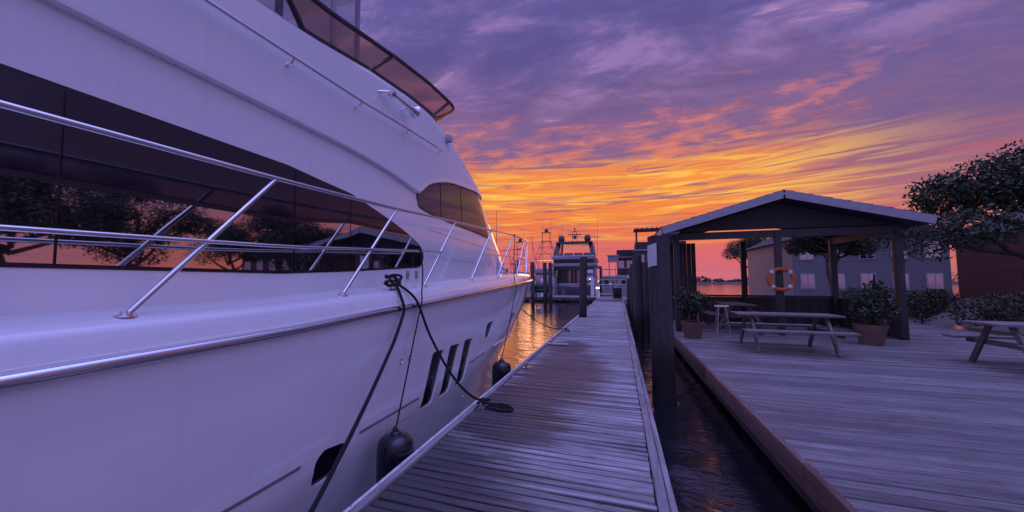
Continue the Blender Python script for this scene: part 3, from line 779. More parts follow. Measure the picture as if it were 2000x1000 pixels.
# smoked flybridge windscreen, raked forward
FOOT = spline([(2.07, 2.52, 0), (2.065, 2.95, 0), (2.06, 3.42, 0), (2.06, 4.2, 0), (2.06, 4.88, 0), (2.045, 5.08, 0), (1.98, 5.22, 0), (1.70, 5.36, 0), (1.1, 5.52, 0), (.5, 5.60, 0), (0, 5.62, 0)], 10)
flen = [0.0]
for a_, b_ in zip(FOOT[:-1], FOOT[1:]): flen.append(flen[-1] + (b_ - a_).length)
def scr_pt(s, v, port=1):
    d = s * flen[-1]; hb = float(np.interp(d, flen, [p.x for p in FOOT])); y = float(np.interp(d, flen, [p.y for p in FOOT]))
    z0 = ztop(y) - .004
    h = float(np.interp(y, [2.5, 2.9, 3.45, 4.2, 5.0, 6.6], [.32, .38, .44, .47, .48, .50]))
    rake = float(np.interp(y, [2.52, 2.75, 3.4, 5.0, 6.6], [-.36, .10, .46, .60, .66]))
    return Vector((XC + port * hb * (1 + .012 * v), y + rake * v, z0 + h * v))
def s_of_y(yy): return float(np.interp(yy, [p.y for p in FOOT], flen)) / flen[-1]
scrn = bpy.data.objects.new('flybridge_windscreen', None); COL.objects.link(scrn); scrn.parent = yacht; scrn.location = (0, 0, 0)
frm = MB()
sv = [i / 46 for i in range(47)]
path_s = lambda v: [scr_pt(s, v) for s in sv] + [scr_pt(s, v, -1) for s in sv[-2::-1]]
def barpath(mb, pts, wd):
    return mb.tube(pts, wd, 4)
fo = MB().tube(path_s(1.0), .026, 6)
bb = MB(); v = []; f = []
pp = [(scr_pt(a, -.25), scr_pt(a, .16)) for a in sv] + [(scr_pt(a, -.25, -1), scr_pt(a, .16, -1)) for a in sv[-2::-1]]
for a, b in pp:
    c_ = (Vector((XC, 3.5, 0)) - a); c_.z = 0; c_.normalize()
    v += [a - c_ * .006, b - c_ * .006, b + c_ * .05, a + c_ * .05]
for i in range(len(pp) - 1):
    for k in range(4): f.append((i * 4 + k, i * 4 + (k + 1) % 4, i * 4 + 4 + (k + 1) % 4, i * 4 + 4 + k))
bb.add(v, f).build('base_trim', BLACKFRAME, scrn)
MS = [0.0, s_of_y(3.42), s_of_y(4.93), s_of_y(5.5)]
for s_ in MS:
    for pt in (1, -1): fo.tube([scr_pt(s_, 0, pt), scr_pt(s_, 1, pt)], .026, 6)
fobj = fo.build('frame', BLACKFRAME, scrn)
edges = MS + [2 - s_ for s_ in MS[::-1]]
def scr2(s, v): return scr_pt(s, v, 1) if s <= 1 else scr_pt(2 - s, v, -1)
for a, b in zip(edges[:-1], edges[1:]):
    mb = MB(); n = 16; v = []; f = []
    for i in range(n + 1):
        for k in range(5): v.append(scr2(a + (b - a) * i / n, k / 4))
    for i in range(n):
        for k in range(4): f.append((i * 5 + k, (i + 1) * 5 + k, (i + 1) * 5 + k + 1, i * 5 + k + 1))
    pn = mb.add(v, f).build('pane', GLASS_FB, scrn, smooth=True); c_ = scr2((a + b) / 2, .5) - Vector((XC, 3.0, 4)); face(pn, c_)
# side rail behind the screen, hardtop, its legs and clear curtains
MB().tube([(-2.62, 2.55, 3.71), (-2.62, 1.0, 3.62), (-2.62, -2, 3.42)], .022, 8).build('coaming_rail', mat('grey_rail', (.18, .17, .19), .4), yacht)
ht = MB()
hp = rounded([(-6.45, -3.2), (-2.75, -3.2), (-2.75, 3.6), (-3.3, 4.5), (-5.9, 4.5), (-6.45, 3.6)], .5, 5)
ht.prism(hp, 5.62, 5.74, 2); ht.build('hardtop', GEL, yacht, bevel=.03)
for (x, y, r_, m_) in ((-3.55, 3.12, .045, BLACKFRAME), (-5.65, 3.12, .045, BLACKFRAME), (-3.1, -2.6, .06, GEL), (-6.1, -2.6, .06, GEL)):
    MB().tube([(x, y, 3.35), (x, y + .03, 5.62)], r_, 10).build('hardtop_leg', m_, yacht)
LAV = mat('pale_canvas', (.42, .41, .50), .6)
cur = [(-2.95, 1.5), (-3.15, 3.55), (-3.35, 4.25), (-4.6, 4.45), (-5.85, 4.25), (-6.25, 1.5)]
for (a, b) in zip(cur[:-1], cur[1:]):
    MB().add([(a[0], a[1], 3.55), (b[0], b[1], 3.55), (b[0], b[1], 5.62), (a[0], a[1], 5.62)], [(0, 1, 2, 3)]).build('clear_curtain', VINYL, yacht, smooth=False, fix=False)
for (x, y) in cur[1:-1]:
    MB().box((x, y, 4.58), (.075, .012, 2.06), .3).build('curtain_seam', LAV, yacht, smooth=False)
MB().tube([(-3.0, 1.72, 3.4), (-3.12, 2.05, 5.62)], .028, 8).build('curtain_pole', BLACKFRAME, yacht)
# helm console box and seat on the flybridge
con = MB().box((-3.55, 3.12, 3.80), (.42, .36, .85), 0, .9).build('helm_console', mat('pale_blue_grey_paint', (.42, .46, .55), .45), yacht, bevel=.03)
MB().box((-4.7, 2.2, 3.75), (.6, .55, .75)).box((-4.7, 1.97, 4.28), (.58, .12, .45)).build('helm_seat', GEL, yacht, bevel=.05)
# mast fittings and windlass on the bow
wl = MB(); wz = sheer(10.4) + .21
wl.lathe([(.10, 0), (.10, .05), (.055, .07), (.05, .20), (.085, .22), (.09, .27), (.06, .30), (.05, .30)], (-3.05, 10.2, wz), n=18)
wl.box((-3.05, 10.45, wz + .08), (.2, .25, .16)).build('windlass', CHROME, yacht, bevel=.006)
MB().tube([(-3.25, 9.7, wz), (-3.25, 9.7, wz + .42)], .035, 10).lathe([(.07, 0), (.08, .06), (.06, .12)], (-3.25, 9.7, wz + .42)).build('deck_fitting', BLACK, yacht)
# deck cleat amidships that carries both black ropes
CY, CZ = 3.43, sheer(3.43) + .186
cl = MB().tube([(-2.205, CY - .16, CZ + .085), (-2.205, CY - .10, CZ + .098), (-2.205, CY, CZ + .10), (-2.205, CY + .10, CZ + .098), (-2.205, CY + .16, CZ + .085)], [.020, .027, .024, .027, .018], 12)
for s_ in (-1, 1): cl.tube([(-2.205, CY + s_ * .05, CZ - .02), (-2.205, CY + s_ * .045, CZ + .095)], [.026, .02], 10)
cl.box((-2.205, CY, CZ + .003), (.08, .2, .010)).build('deck_cleat', CHROME, yacht, bevel=0)

# ------------------------------------------------------------------ ropes and fenders
def rope(name, pts, r, label, n=10, extra=None):
    mb = MB().tube(spline(pts, n), r, 8)
    if extra:
        for e_ in extra: mb.tube(spline(e_, 8), r, 8)
    return tag(mb.build(name, ROPE), label, 'rope')
def sagline(a, b, sag, n=9):
    a, b = Vector(a), Vector(b)
    return [a.lerp(b, i / n) - Vector((0, 0, sag * 4 * (i / n) * (1 - i / n))) for i in range(n + 1)]
x0 = -2.205; wrapz = CZ + .10
wrap1 = [(x0 + .03, CY - .05, wrapz - .02), (x0, CY - .10, wrapz + .04), (x0 - .03, CY - .03, wrapz), (x0, CY + .02, wrapz + .045), (x0 + .035, CY + .05, wrapz - .03), (x0 + .03, CY - .08, wrapz - .06), (x0 - .03, CY - .09, wrapz - .03), (x0 - .03, CY + .0, wrapz - .05)]
wrap2 = [(x0 + .035, CY + .02, wrapz - .05), (x0 + .03, CY + .10, wrapz - .01), (x0 + .02, CY + .15, wrapz + .035), (x0, CY + .06, wrapz + .05), (x0 - .02, CY - .02, wrapz + .03), (x0 + .03, CY - .03, wrapz - .03), (x0 + .035, CY + .04, wrapz - .06), (x0 + .02, CY + .13, wrapz - .035)]
rail_out = -2.075 + .05
l1 = [(x0 + .04, CY - .01, CZ + .06), (-2.125, CY - .02, CZ + .02), (-2.06, CY - .05, CZ - .08), (rail_out + .005, CY - .07, sheer(3.37) + .03), (rail_out + .01, CY - .08, sheer(3.37) - .05)] + sagline((rail_out + .01, CY - .10, sheer(3.33) - .12), (-1.60, 1.55, .10), .07)[1:] + [(-1.60, 1.50, .06)]
rope('mooring_line', l1, .0155, 'black mooring line running from the yacht cleat down to the lower left of the dock', extra=[wrap1])
l2 = [(x0 + .04, CY + .03, CZ + .06), (-2.13, CY + .09, CZ + .02), (-2.07, CY + .16, CZ - .05), (rail_out + .01, CY + .22, sheer(3.65) + .02)] + sagline((rail_out + .015, CY + .25, sheer(3.68) - .06), (-1.56, 4.42, .075), .20)[1:]
tail = [(-1.55, 4.42, .07), (-1.50, 4.46, .04), (-1.40, 4.50, .03), (-1.26, 4.49, .02), (-1.19, 4.42, .018), (-1.24, 4.34, .018), (-1.36, 4.33, .02), (-1.48, 4.37, .035), (-1.42, 4.44, .045), (-1.30, 4.46, .045), (-1.22, 4.41, .045), (-1.30, 4.37, .042), (-1.44, 4.38, .05)]
hitch = [(-1.60, 4.33, .07), (-1.52, 4.38, .085), (-1.58, 4.44, .09), (-1.50, 4.50, .07), (-1.57, 4.53, .05), (-1.60, 4.42, .085), (-1.51, 4.36, .06)]
rope('mooring_line', l2, .0145, 'black spring line sagging from the yacht to the coiled tail on the dock', extra=[wrap2, tail, hitch])
l5 = sagline((hullX(10.0, .78) - .01, 10.0, .78), (-1.54, 11.83, .07), .17)
rope('mooring_line', l5, .014, 'thin dark bow line drooping over orange water to a dock cleat', extra=[[(-1.57, 11.75, .06), (-1.50, 11.8, .09), (-1.56, 11.9, .09), (-1.49, 11.95, .06), (-1.42, 11.75, .025), (-1.52, 11.70, .05)]])
def fender(x, y, ztop_, label, line, r=.162, L_=.85):
    t_ = thing('boat_fender', label, 'fender', (x, y, ztop_ - L_), 'fenders between yacht and dock')
    prof = [(.02, 0), (.06, .005), (.11, .03), (r * .93, .09), (r, .16), (r, L_ - .15), (r * .985, L_ - .10), (r * .92, L_ - .06), (r * .78, L_ - .028), (r * .5, L_ - .008), (.05, L_), (.045, L_ + .02), (.03, L_ + .025)]
    MB().lathe(prof, (x, y, ztop_ - L_), n=28).build('body', FENDER, t_, angle=60)
    MB().tube([(x + .022 * math.cos(a), y, ztop_ + .03 + .022 * math.sin(a)) for a in np.linspace(0, 2 * PI, 10, endpoint=False)], .008, 6, closed=True).build('eye', FENDER, t_)
    MB().tube(spline(line, 8), .0085, 6).build('fender_line', ROPE, t_)
    return t_
ry = 3.98
fender(-1.885, 3.03, .155, 'dark navy fender nearest the camera, hanging between white hull and dock', [(rail_x(ry) + .015, ry + .02, 1.86), (rail_x(ry) - .015, ry, 1.875), (rail_x(ry) + .018, ry - .02, 1.85), (-2.10, 3.90, 1.60), (-2.055, 3.80, 1.38), (rail_out + .012, 3.72, 1.26), (-2.01, 3.62, 1.05), (-1.885, 3.03, .19)])
ry = 8.38
fender(-1.885, 6.30, .155, 'dark fender hung from the bow rail, farther along the hull', [(rail_x(ry) + .02, ry + .03, 2.52), (rail_x(ry) - .02, ry, 2.55), (rail_x(ry) + .02, ry - .04, 2.50), (-2.15, 8.15, 2.0), (-2.06, 7.86, 1.47), (-2.02, 7.8, 1.30), (-1.885, 6.30, .19)])

# ------------------------------------------------------------------ pilings
def piling(x, y, top, r, label, lean=(0, 0), seg=14, grp='timber pilings of the marina'):
    t_ = thing('piling', label, 'piling', (x, y, WL), grp)
    rn = random.Random(int(x * 977 + y * 131)); v = []; f = []; nz = 9; z0 = WL - 1.2
    ph = [rn.random() * 6 for _ in range(3)]
    for i in range(nz + 1):
        t = i / nz; z = z0 + (top - z0) * t
        for k in range(seg):
            a = 2 * PI * k / seg
            rr = r * (1.06 - .10 * t) * (1 + .025 * math.sin(3 * a + ph[0]) + .02 * math.sin(5 * a + ph[1] + t * 2) + rn.uniform(-.008, .008))
            v.append((x + lean[0] * (z - WL) + rr * math.cos(a), y + lean[1] * (z - WL) + rr * math.sin(a), z + (rn.uniform(-.012, .012) if i == nz else 0)))
    for i in range(nz):
        for k in range(seg): f.append((i * seg + k, i * seg + (k + 1) % seg, (i + 1) * seg + (k + 1) % seg, (i + 1) * seg + k))
    ct = len(v); v.append((x + lean[0] * (top - WL), y, top + .015))
    for k in range(seg): f.append((nz * seg + k, nz * seg + (k + 1) % seg, ct))
    MB().add(v, f).build('post', PILE, t_, angle=60)
    return t_
piling(-1.47, 16.75, 2.51, .158, 'dark timber piling standing through the left edge of the plank dock', (.03, 0))
p_near = piling(.70, 7.55, 2.30, .185, 'thick near piling with a pale notice on it, right of the dock', (-.006, 0), 20)
piling(.68, 15.4, 2.47, .172, 'second dark piling along the right side of the dock', (-.01, 0), 16)
piling(.66, 19.2, 2.3, .15, 'dark piling just behind the second one along the right side of the dock')
piling(.69, 23.0, 2.25, .15, 'middle piling of the close far row along the right side of the dock')
piling(.70, 28.5, 2.15, .15, 'far piling right of the dock that carries a small white tag')
piling(.70, 30.6, 2.35, .14, 'tall thin far piling among the close row right of the dock')
piling(.70, 32.5, 1.85, .14, 'last short piling by the far right end of the dock')
pg = 'dark pilings by the sport boats'
piling(-7.03, 33.0, 3.15, .17, 'dark piling just right of the yacht bow rail', grp=pg)
piling(-5.96, 33.0, 3.08, .16, 'left one of the close pair of dark pilings beyond the bow', grp=pg)
piling(-5.50, 33.0, 3.07, .16, 'right one of the close pair of dark pilings, nearest the moored cruiser', grp=pg)
piling(-8.55, 33.5, 3.35, .17, 'dark piling seen behind the yacht bow rail stanchions', grp=pg)
piling(-2.05, 49.0, 3.3, .14, 'thin dark far piling right of the moored cruiser', grp=pg)
for (x, y, tp, lb_) in ((1.12, 17.4, 2.30, 'dark piling against the boardwalk edge, nearest of the inner row'), (1.16, 21.2, 2.45, 'dark piling against the boardwalk edge beside the crates'), (1.12, 25.2, 2.2, 'dark piling against the boardwalk edge near the flowering shrubs'), (1.15, 29.6, 2.4, 'farthest dark piling against the boardwalk edge')):
    piling(x, y, tp, .15, lb_, grp='inner pilings along the boardwalk')
# notice stapled to the near piling: follows the round post
nb = MB(); v = []; f = []
for i in range(9):
    a = R(-163 + i * 7.2)
    for k in range(2): v.append((.70 + .20 * math.cos(a) - .006 * 2, 7.55 + .20 * math.sin(a), 1.74 + .39 * k + .005 * i))
for i in range(8): f.append((i * 2, i * 2 + 2, i * 2 + 3, i * 2 + 1))
tag(face(nb.add(v, f).build('notice_card', PAPER), (0, -1, 0)), 'pale blank notice card fixed to the thick near piling', 'notice')
tg = MB().box((.60, 28.33, 1.80), (.13, .012, .24)).build('notice_card', PAPER); tag(tg, 'tiny pale tag fixed to a far piling right of the dock', 'notice')

# ------------------------------------------------------------------ boardwalk on the right
BX0, BX1, BZ = 1.38, 9.6, .05
bw = thing('boardwalk', 'fixed timber boardwalk across the dark water gap, right of the dock', 'boardwalk', (BX0, 0, 0))
bm_ = [plank_mesh('plank', BX1 - BX0, .139, .04, BWPLANK, 40 + k, 5) for k in range(5)]
for k in range(270):
    o = bpy.data.objects.new('plank', random.choice(bm_)); COL.objects.link(o); o.parent = bw
    o.location = ((BX1 - BX0) / 2 + random.uniform(-.012, .012), .2 + k * .1475, BZ + random.uniform(-.003, .002)); o.rotation_euler = (0, 0, random.uniform(-.001, .001))
RED = wood('red_brown_fascia', (.085, .04, .034), (.21, .115, .10), 1)
for a in np.arange(.2, 40, 3.6):
    MB().box((BX0 - .03, a + 1.8, BZ - .085), (.05, 3.59, .21)).build('fascia_board', RED, bw, bevel=.004)
    MB().box((BX0 + .12, a + 1.8, BZ - .33), (.06, 3.59, .24)).build('stringer', FASCIA, bw)
    MB().tube([(BX0 + .25, a + .2, -1.6), (BX0 + .25, a + .2, BZ - .05)], .12, 10).build('support_post', PILE, bw)
MB().box(((BX0 + BX1) / 2 + .35, 20.1, -.35), (BX1 - BX0 - .4, 40, .3)).build('underframe', FASCIA, bw, smooth=False)

# open shed on the boardwalk
sh = thing('boathouse', 'dark open sided boathouse with a shallow roof on the boardwalk at right', 'boathouse', (3.9, 16, BZ))
sx0, sx1, sy0, sy1 = 1.62, 6.6, 12.6, 15.7; ez = 2.86
rf = MB(); ox0, ox1, oy0, oy1 = 1.20, 7.0, 12.0, 16.2; rxm = (ox0 + ox1) / 2; rz_ = 3.70
v = [(ox0, oy0, ez), (ox1, oy0, ez), (ox1, oy1, ez), (ox0, oy1, ez), (rxm, oy0 + .0, rz_), (rxm, oy1, rz_)]
v2 = [(p[0], p[1], p[2] + .16) for p in v]
rf.add(v + v2, [(0, 3, 5, 4), (1, 4, 5, 2), (6, 10, 11, 9), (7, 8, 11, 10), (0, 6, 9, 3), (1, 2, 8, 7), (0, 4, 10, 6), (4, 1, 7, 10), (3, 9, 11, 5), (5, 11, 8, 2)])
ro = rf.build('roof', ROOF, sh, smooth=False)
MB().add([(sx0, sy0 + .01, ez + .08), (sx1, sy0 + .01, ez + .08), (rxm, sy0 + .01, rz_ - .04)], [(0, 1, 2)]).build('gable', DARKWOOD, ro, smooth=False)
for sgn, xe in ((-1, ox0), (1, ox1)):
    MB().bar((xe, oy0 - .02, ez + .07), (rxm, oy0 - .02, rz_ + .07), .04, .20).build('barge_board', SOFFIT, ro, smooth=False)
MB().box((ox0 - .015, 14.1, ez + .06), (.03, 4.2, .2)).build('eave_board', SOFFIT, ro, smooth=False)
MB().box(((ox0 + sx0) / 2 + .02, 14.1, ez + .02), (.42, 4.1, .03)).build('soffit', SOFFIT, ro, smooth=False)
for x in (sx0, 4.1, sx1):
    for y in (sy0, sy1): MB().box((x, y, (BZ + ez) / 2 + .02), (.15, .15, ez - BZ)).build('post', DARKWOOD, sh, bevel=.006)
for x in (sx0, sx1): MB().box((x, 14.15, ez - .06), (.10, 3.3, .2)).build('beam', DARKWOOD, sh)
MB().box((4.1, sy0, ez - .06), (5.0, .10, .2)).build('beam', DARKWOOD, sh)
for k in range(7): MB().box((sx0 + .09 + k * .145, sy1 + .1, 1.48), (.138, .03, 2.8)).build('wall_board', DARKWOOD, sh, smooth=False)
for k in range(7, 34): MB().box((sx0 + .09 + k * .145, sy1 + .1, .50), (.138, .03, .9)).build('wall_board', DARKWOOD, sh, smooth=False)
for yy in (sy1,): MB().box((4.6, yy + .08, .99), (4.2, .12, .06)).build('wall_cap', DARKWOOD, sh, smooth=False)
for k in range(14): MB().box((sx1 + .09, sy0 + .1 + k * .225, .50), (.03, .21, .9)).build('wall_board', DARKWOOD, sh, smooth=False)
sl_ = math.atan2(rz_ - ez, rxm - ox0); nco = 15
for sgn in (-1, 1):
    for k in range(nco):
        u = (k + .5) / nco; xx = rxm + sgn * (rxm - ox0 + .03) * (1 - u); zz = ez + .16 + (rz_ - ez) * u + .018
        q = MB(); hw = (rxm - ox0) / nco * .62
        for j in range(7):
            ya = oy0 - .03 + j * .612 + (k % 2) * .02
            q.add([(xx + sgn * hw, ya, zz - hw * math.tan(sl_) + .012), (xx + sgn * hw, ya + .60, zz - hw * math.tan(sl_) + .012), (xx - sgn * hw, ya + .60, zz + hw * math.tan(sl_) - .004), (xx - sgn * hw, ya, zz + hw * math.tan(sl_) - .004),
                   (xx + sgn * hw, ya, zz - hw * math.tan(sl_) - .012), (xx + sgn * hw, ya + .60, zz - hw * math.tan(sl_) - .012), (xx - sgn * hw, ya + .60, zz + hw * math.tan(sl_) - .02), (xx - sgn * hw, ya, zz + hw * math.tan(sl_) - .02)],
                  [(0, 1, 2, 3), (4, 7, 6, 5), (0, 4, 5, 1), (1, 5, 6, 2), (2, 6, 7, 3), (3, 7, 4, 0)])
        tag(q.build('shingle_course', ROOF, ro, smooth=False), kind='stuff')
for k in range(7):
    y = sy0 + .2 + k * .48
    for sgn, xe in ((-1, ox0 + .05), (1, ox1 - .05)): MB().bar((xe, y, ez - .02), (rxm, y, rz_ - .06), .05, .12).build('rafter', DARKWOOD, sh, smooth=False)
lr = thing('life_ring', 'orange and white life ring hung on the front post of the boathouse', 'life ring', (4.1, 12.5, 1.55))
MB().tube([(4.1 + .28 * math.cos(a), 12.46, 1.55 + .28 * math.sin(a)) for a in np.linspace(0, 2 * PI, 24, endpoint=False)], .055, 10, closed=True).build('ring', mat('orange_foam', (.55, .13, .03), .5, var=.15), lr)
for k in range(4):
    a = PI / 4 + k * PI / 2; MB().tube([(4.1 + .28 * math.cos(a + d), 12.46, 1.55 + .28 * math.sin(a + d)) for d in (-.14, 0, .14)], .058, 10).build('white_band', WHITEPL, lr)
# tables, stools, planters, bins on the boardwalk
def picnic(x, y, label, rz=0):
    t_ = thing('picnic_table', label, 'table', (x, y, BZ), 'wooden picnic tables'); t_.rotation_euler.z = rz
    def pt(n_, mb): o = mb.build(n_, BWPLANK, None, smooth=False); o.parent = t_
    for k in range(5): pt('top_board', MB().box((0, -.30 + k * .15, .74), (1.8, .14, .035)))
    for s_ in (-1, 1):
        for k in range(2): pt('bench_board', MB().box((0, s_ * (.62 + k * .15), .45), (1.8, .14, .035)))
    for xx in (-.65, .65):
        for s_ in (-1, 1): pt('leg', MB().bar((xx, s_ * .62, 0), (xx, s_ * .2, .72), .04, .09))
        pt('crossbar', MB().box((xx + .042, 0, .40), (.04, 1.5, .09)))
picnic(3.3, 10.0, 'wooden picnic table on the boardwalk in front of the boathouse')
picnic(6.6, 9.0, 'wooden picnic table farther right on the boardwalk')
picnic(3.4, 14.2, 'wooden picnic table in the shade under the boathouse roof', PI / 2)
def leafcloud(cs, n, size, seed):
    """n leaf quads scattered through ellipsoids cs = [(c, r)]"""
    r_ = np.random.default_rng(seed); per = n // len(cs); V = []
    for c, rad in cs:
        d = r_.normal(size=(per, 3)); d /= np.linalg.norm(d, axis=1)[:, None]
        p = np.array(c) + d * (np.cbrt(r_.uniform(.15, 1, per)) * r_.uniform(.75, 1.12, per))[:, None] * np.array(rad)
        a = r_.normal(size=(per, 3)); a /= np.linalg.norm(a, axis=1)[:, None]; b = np.cross(a, r_.normal(size=(per, 3))); b /= np.linalg.norm(b, axis=1)[:, None]
        s_ = size * r_.uniform(.6, 1.3, per)[:, None]
        V.append(np.stack([p - a * s_, p + b * s_ * .5, p + a * s_, p - b * s_ * .5], 1))
    V = np.concatenate(V).reshape(-1, 3); q = np.arange(len(V)).reshape(-1, 4)
    m_ = MB(); m_.v = [tuple(x) for x in V]; m_.f = [tuple(x) for x in q]; return m_
def planter(x, y, label, seed, s=1.0, z=None):
    z = BZ if z is None else z
    t_ = thing('planter', label, 'planter', (x, y, z), 'planters on the boardwalk')
    MB().lathe([(.20 * s, 0), (.26 * s, .30 * s), (.30 * s, .42 * s), (.30 * s, .46 * s), (.25 * s, .46 * s), (.24 * s, .40 * s)], (x, y, z), n=18).build('pot', TERRA, t_)
    cs = [((x + random.uniform(-.2, .2) * s, y + random.uniform(-.2, .2) * s, z + (.65 + random.uniform(0, .55)) * s), (.26 * s, .26 * s, .3 * s)) for _ in range(5)]
    tag(leafcloud(cs, 1500, .05, seed).build('foliage', LEAF1, t_, smooth=False, fix=False), kind='stuff')
    tag(leafcloud(cs, 90, .035, seed + 1).build('flower', FLOWER, t_, smooth=False, fix=False), kind='stuff')
planter(1.75, 11.2, 'potted shrub at the corner of the boardwalk before the boathouse', 3, .9)
planter(1.62, 23.4, 'potted flowering shrub behind the second piling', 5, 1.15)
planter(1.6, 25.6, 'tall potted shrub with red flowers farther along the boardwalk', 8, 1.3)
planter(5.4, 11.4, 'potted shrub between the picnic tables and the boathouse', 11, 1.0)
def stool(x, y, label):
    t_ = thing('bar_stool', label, 'stool', (x, y, BZ), 'pale metal stools by the boathouse')
    MB().lathe([(.17, .74), (.18, .755), (.18, .775), (.15, .785)], (x, y, BZ), n=18).build('seat', WHITEPL, t_)
    for k in range(4):
        a = PI / 4 + k * PI / 2; MB().tube([(x + .22 * math.cos(a), y + .22 * math.sin(a), BZ), (x + .12 * math.cos(a), y + .12 * math.sin(a), BZ + .74)], .013, 6).build('leg', STEEL, t_)
    MB().tube([(x + .18 * math.cos(a), y + .18 * math.sin(a), BZ + .27) for a in np.linspace(0, 2 * PI, 16, endpoint=False)], .009, 6, closed=True).build('foot_ring', STEEL, t_)
stool(1.95, 12.35, 'pale stool at the left front corner of the boathouse')
stool(2.65, 12.3, 'pale stool second from the boathouse corner')
for k, (y, lbl) in enumerate(((24.6, 'lower crate of the stack behind the second piling'), )):
    pass
for k, lbl in enumerate(('grey crate on the boardwalk, bottom of its stack behind the near piling', 'grey crate on top of the stack behind the near piling')):
    t_ = thing('dock_crate', lbl, 'crate', (1.85, 20.9 + 1.1, BZ + .36 * k), 'crates stacked on the boardwalk')
    z = BZ + .36 * k
    for j in range(3):
        for s_ in (-1, 1):
            MB().box((1.85, 22.0 + s_ * .24, z + .07 + j * .11), (.62, .02, .09)).build('slat', GREYPAINT, t_, smooth=False)
            MB().box((1.85 + s_ * .30, 22.0, z + .07 + j * .11), (.02, .46, .09)).build('slat', GREYPAINT, t_, smooth=False)
    MB().box((1.85, 22.0, z + .015), (.58, .44, .03)).build('base', GREYPAINT, t_, smooth=False)

# ------------------------------------------------------------------ cross dock, gangway, bin, pedestals
CDY = 38.5
cd = thing('cross_dock', 'low dark floating dock crossing behind the piling at the far end', 'dock', (-4, CDY, 0))
MB().box((-5.2, CDY, -.06), (12.0, 2.2, .10)).build('deck_board', SIDEB, cd)
MB().box((-5.2, CDY - 1.12, -.17), (12.0, .05, .26)).build('fascia_board', FASCIA, cd)
for k in range(4): MB().box((-9.8 + k * 3.0, CDY, -.40), (2.2, 1.9, .45)).build('float', BLACK, cd, bevel=.05)
MB().box((-.4, 36.3, -.06), (2.6, 5.3, .09)).build('landing', SIDEB, cd)
gw = thing('gangway', 'pale metal railed gangway behind the end of the plank dock', 'gangway', (-.6, 36.2, .3))
MB().box((-.65, 36.4, .34), (2.7, .9, .10)).build('deck', STEEL, gw)
RAILM = mat('pale_rail_metal', (.42, .42, .46), .35, .6)
for yy in (35.95, 36.85):
    for z in (1.64, 1.20): MB().tube([(-2.0, yy, z), (.60, yy, z)], .028, 8).build('rail', RAILM, gw)
    for x in (-2.0, -1.35, -.7, -.05, .60): MB().tube([(x, yy, .35), (x, yy, 1.64)], .026, 8).build('rail_post', RAILM, gw)
bn = thing('waste_bin', 'black wheeled waste bin at the far end of the plank dock', 'bin', (-.13, 34.3, 0))
MB().box((-.13, 34.3, .46), (.62, .62, .80), 0, 1.15).build('body', BLACK, bn, bevel=.03)
MB().box((-.13, 34.28, .92), (.78, .80, .10), 0, .9).build('lid', BLACK, bn, bevel=.03)
for s_ in (-1, 1): MB().lathe([(.10, -.03), (.11, -.02), (.11, .02), (.10, .03)], (-.13 + s_ * .3, 34.62, .11), (1, 0, 0), 14).build('wheel', RUBBER, bn)
def pedestal(x, y, label, lit=True, h=1.05):
    t_ = thing('power_pedestal', label, 'pedestal', (x, y, 0), 'dock power pedestals')
    MB().prism(rounded([(x - .13, y - .11), (x + .13, y - .11), (x + .13, y + .11), (x - .13, y + .11)], .03, 2), 0, h, 2).build('body', WHITEPL, t_)
    MB().lathe([(.12, 0), (.13, .03), (.12, .12)], (x, y, h), n=14).build('lamp', LAMP if lit else WHITEPL, t_)
    MB().lathe([(.15, .12), (.12, .17), (.04, .2)], (x, y, h), n=14).build('cap', WHITEPL, t_)
pedestal(-1.75, 35.2, 'white power pedestal with a lit lamp beside the gangway', True, .85)
pedestal(-2.35, 37.9, 'tall white unlit pedestal by the right quarter of the moored cruiser', False, 1.6)
pedestal(-7.15, 37.9, 'white unlit pedestal by the left quarter of the moored cruiser', False, 1.5)

# dark covered dinghy hung between the pilings
dg_ = thing('covered_dinghy', 'black covered dinghy slung low between the dark pilings', 'dinghy', (-6.45, 33.8, .7))
dv = MB()
dv.lathe([(.02, -1.0), (.22, -.93), (.36, -.7), (.43, -.3), (.45, .1), (.43, .5), (.36, .8), (.2, .97), (.02, 1.02)], (-6.45, 33.9, .92), (1, .15, 0), 18).build('cover', BLACK, dg_)
MB().tube(spline([(-7.35, 33.75, .80), (-6.9, 33.55, .70), (-6.4, 33.5, .68), (-5.7, 33.65, .80)], 6), .16, 12).build('side_tube', RUBBER, dg_)
for x in (-6.95, -5.95): MB().tube([(x, 33.9, .6), (x + .05, 33.9, -.2)], .06, 8).build('cradle_leg', FASCIA, dg_)

# ------------------------------------------------------------------ moored cruiser, stern towards us
cx, cy = -4.45, 41.0
cr = thing('moored_cruiser', 'white flybridge cruiser moored stern on beyond the dock, two radar domes on its arch', 'yacht', (cx, cy, WL))
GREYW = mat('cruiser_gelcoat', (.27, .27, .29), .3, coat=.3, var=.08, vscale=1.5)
hv = []; hr_ = []
for (yy, hb, top, bot) in ((0, 2.15, 1.15, 1.9), (2, 2.3, 1.3, 2.0), (6, 2.35, 1.5, 1.9), (10, 2.0, 1.8, 1.2), (13, 1.0, 2.1, .3), (14.5, .06, 2.25, .04)):
    hr_.append([(cx - bot / 2 * .9, cy + yy, WL - .3), (cx - hb * .93, cy + yy, WL + .35), (cx - hb, cy + yy, top), (cx + hb, cy + yy, top), (cx + hb * .93, cy + yy, WL + .35), (cx + bot / 2 * .9, cy + yy, WL - .3)])
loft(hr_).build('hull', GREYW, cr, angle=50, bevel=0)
MB().box((cx, cy - .75, -.02), (4.3, 1.4, .12)).build('swim_platform', GREYW, cr, bevel=.03)
tr_ = MB().box((cx, cy - .06, .62), (3.3, .10, 1.0)).build('transom', mat('transom_navy', (.05, .05, .08), .3), cr, bevel=.02)
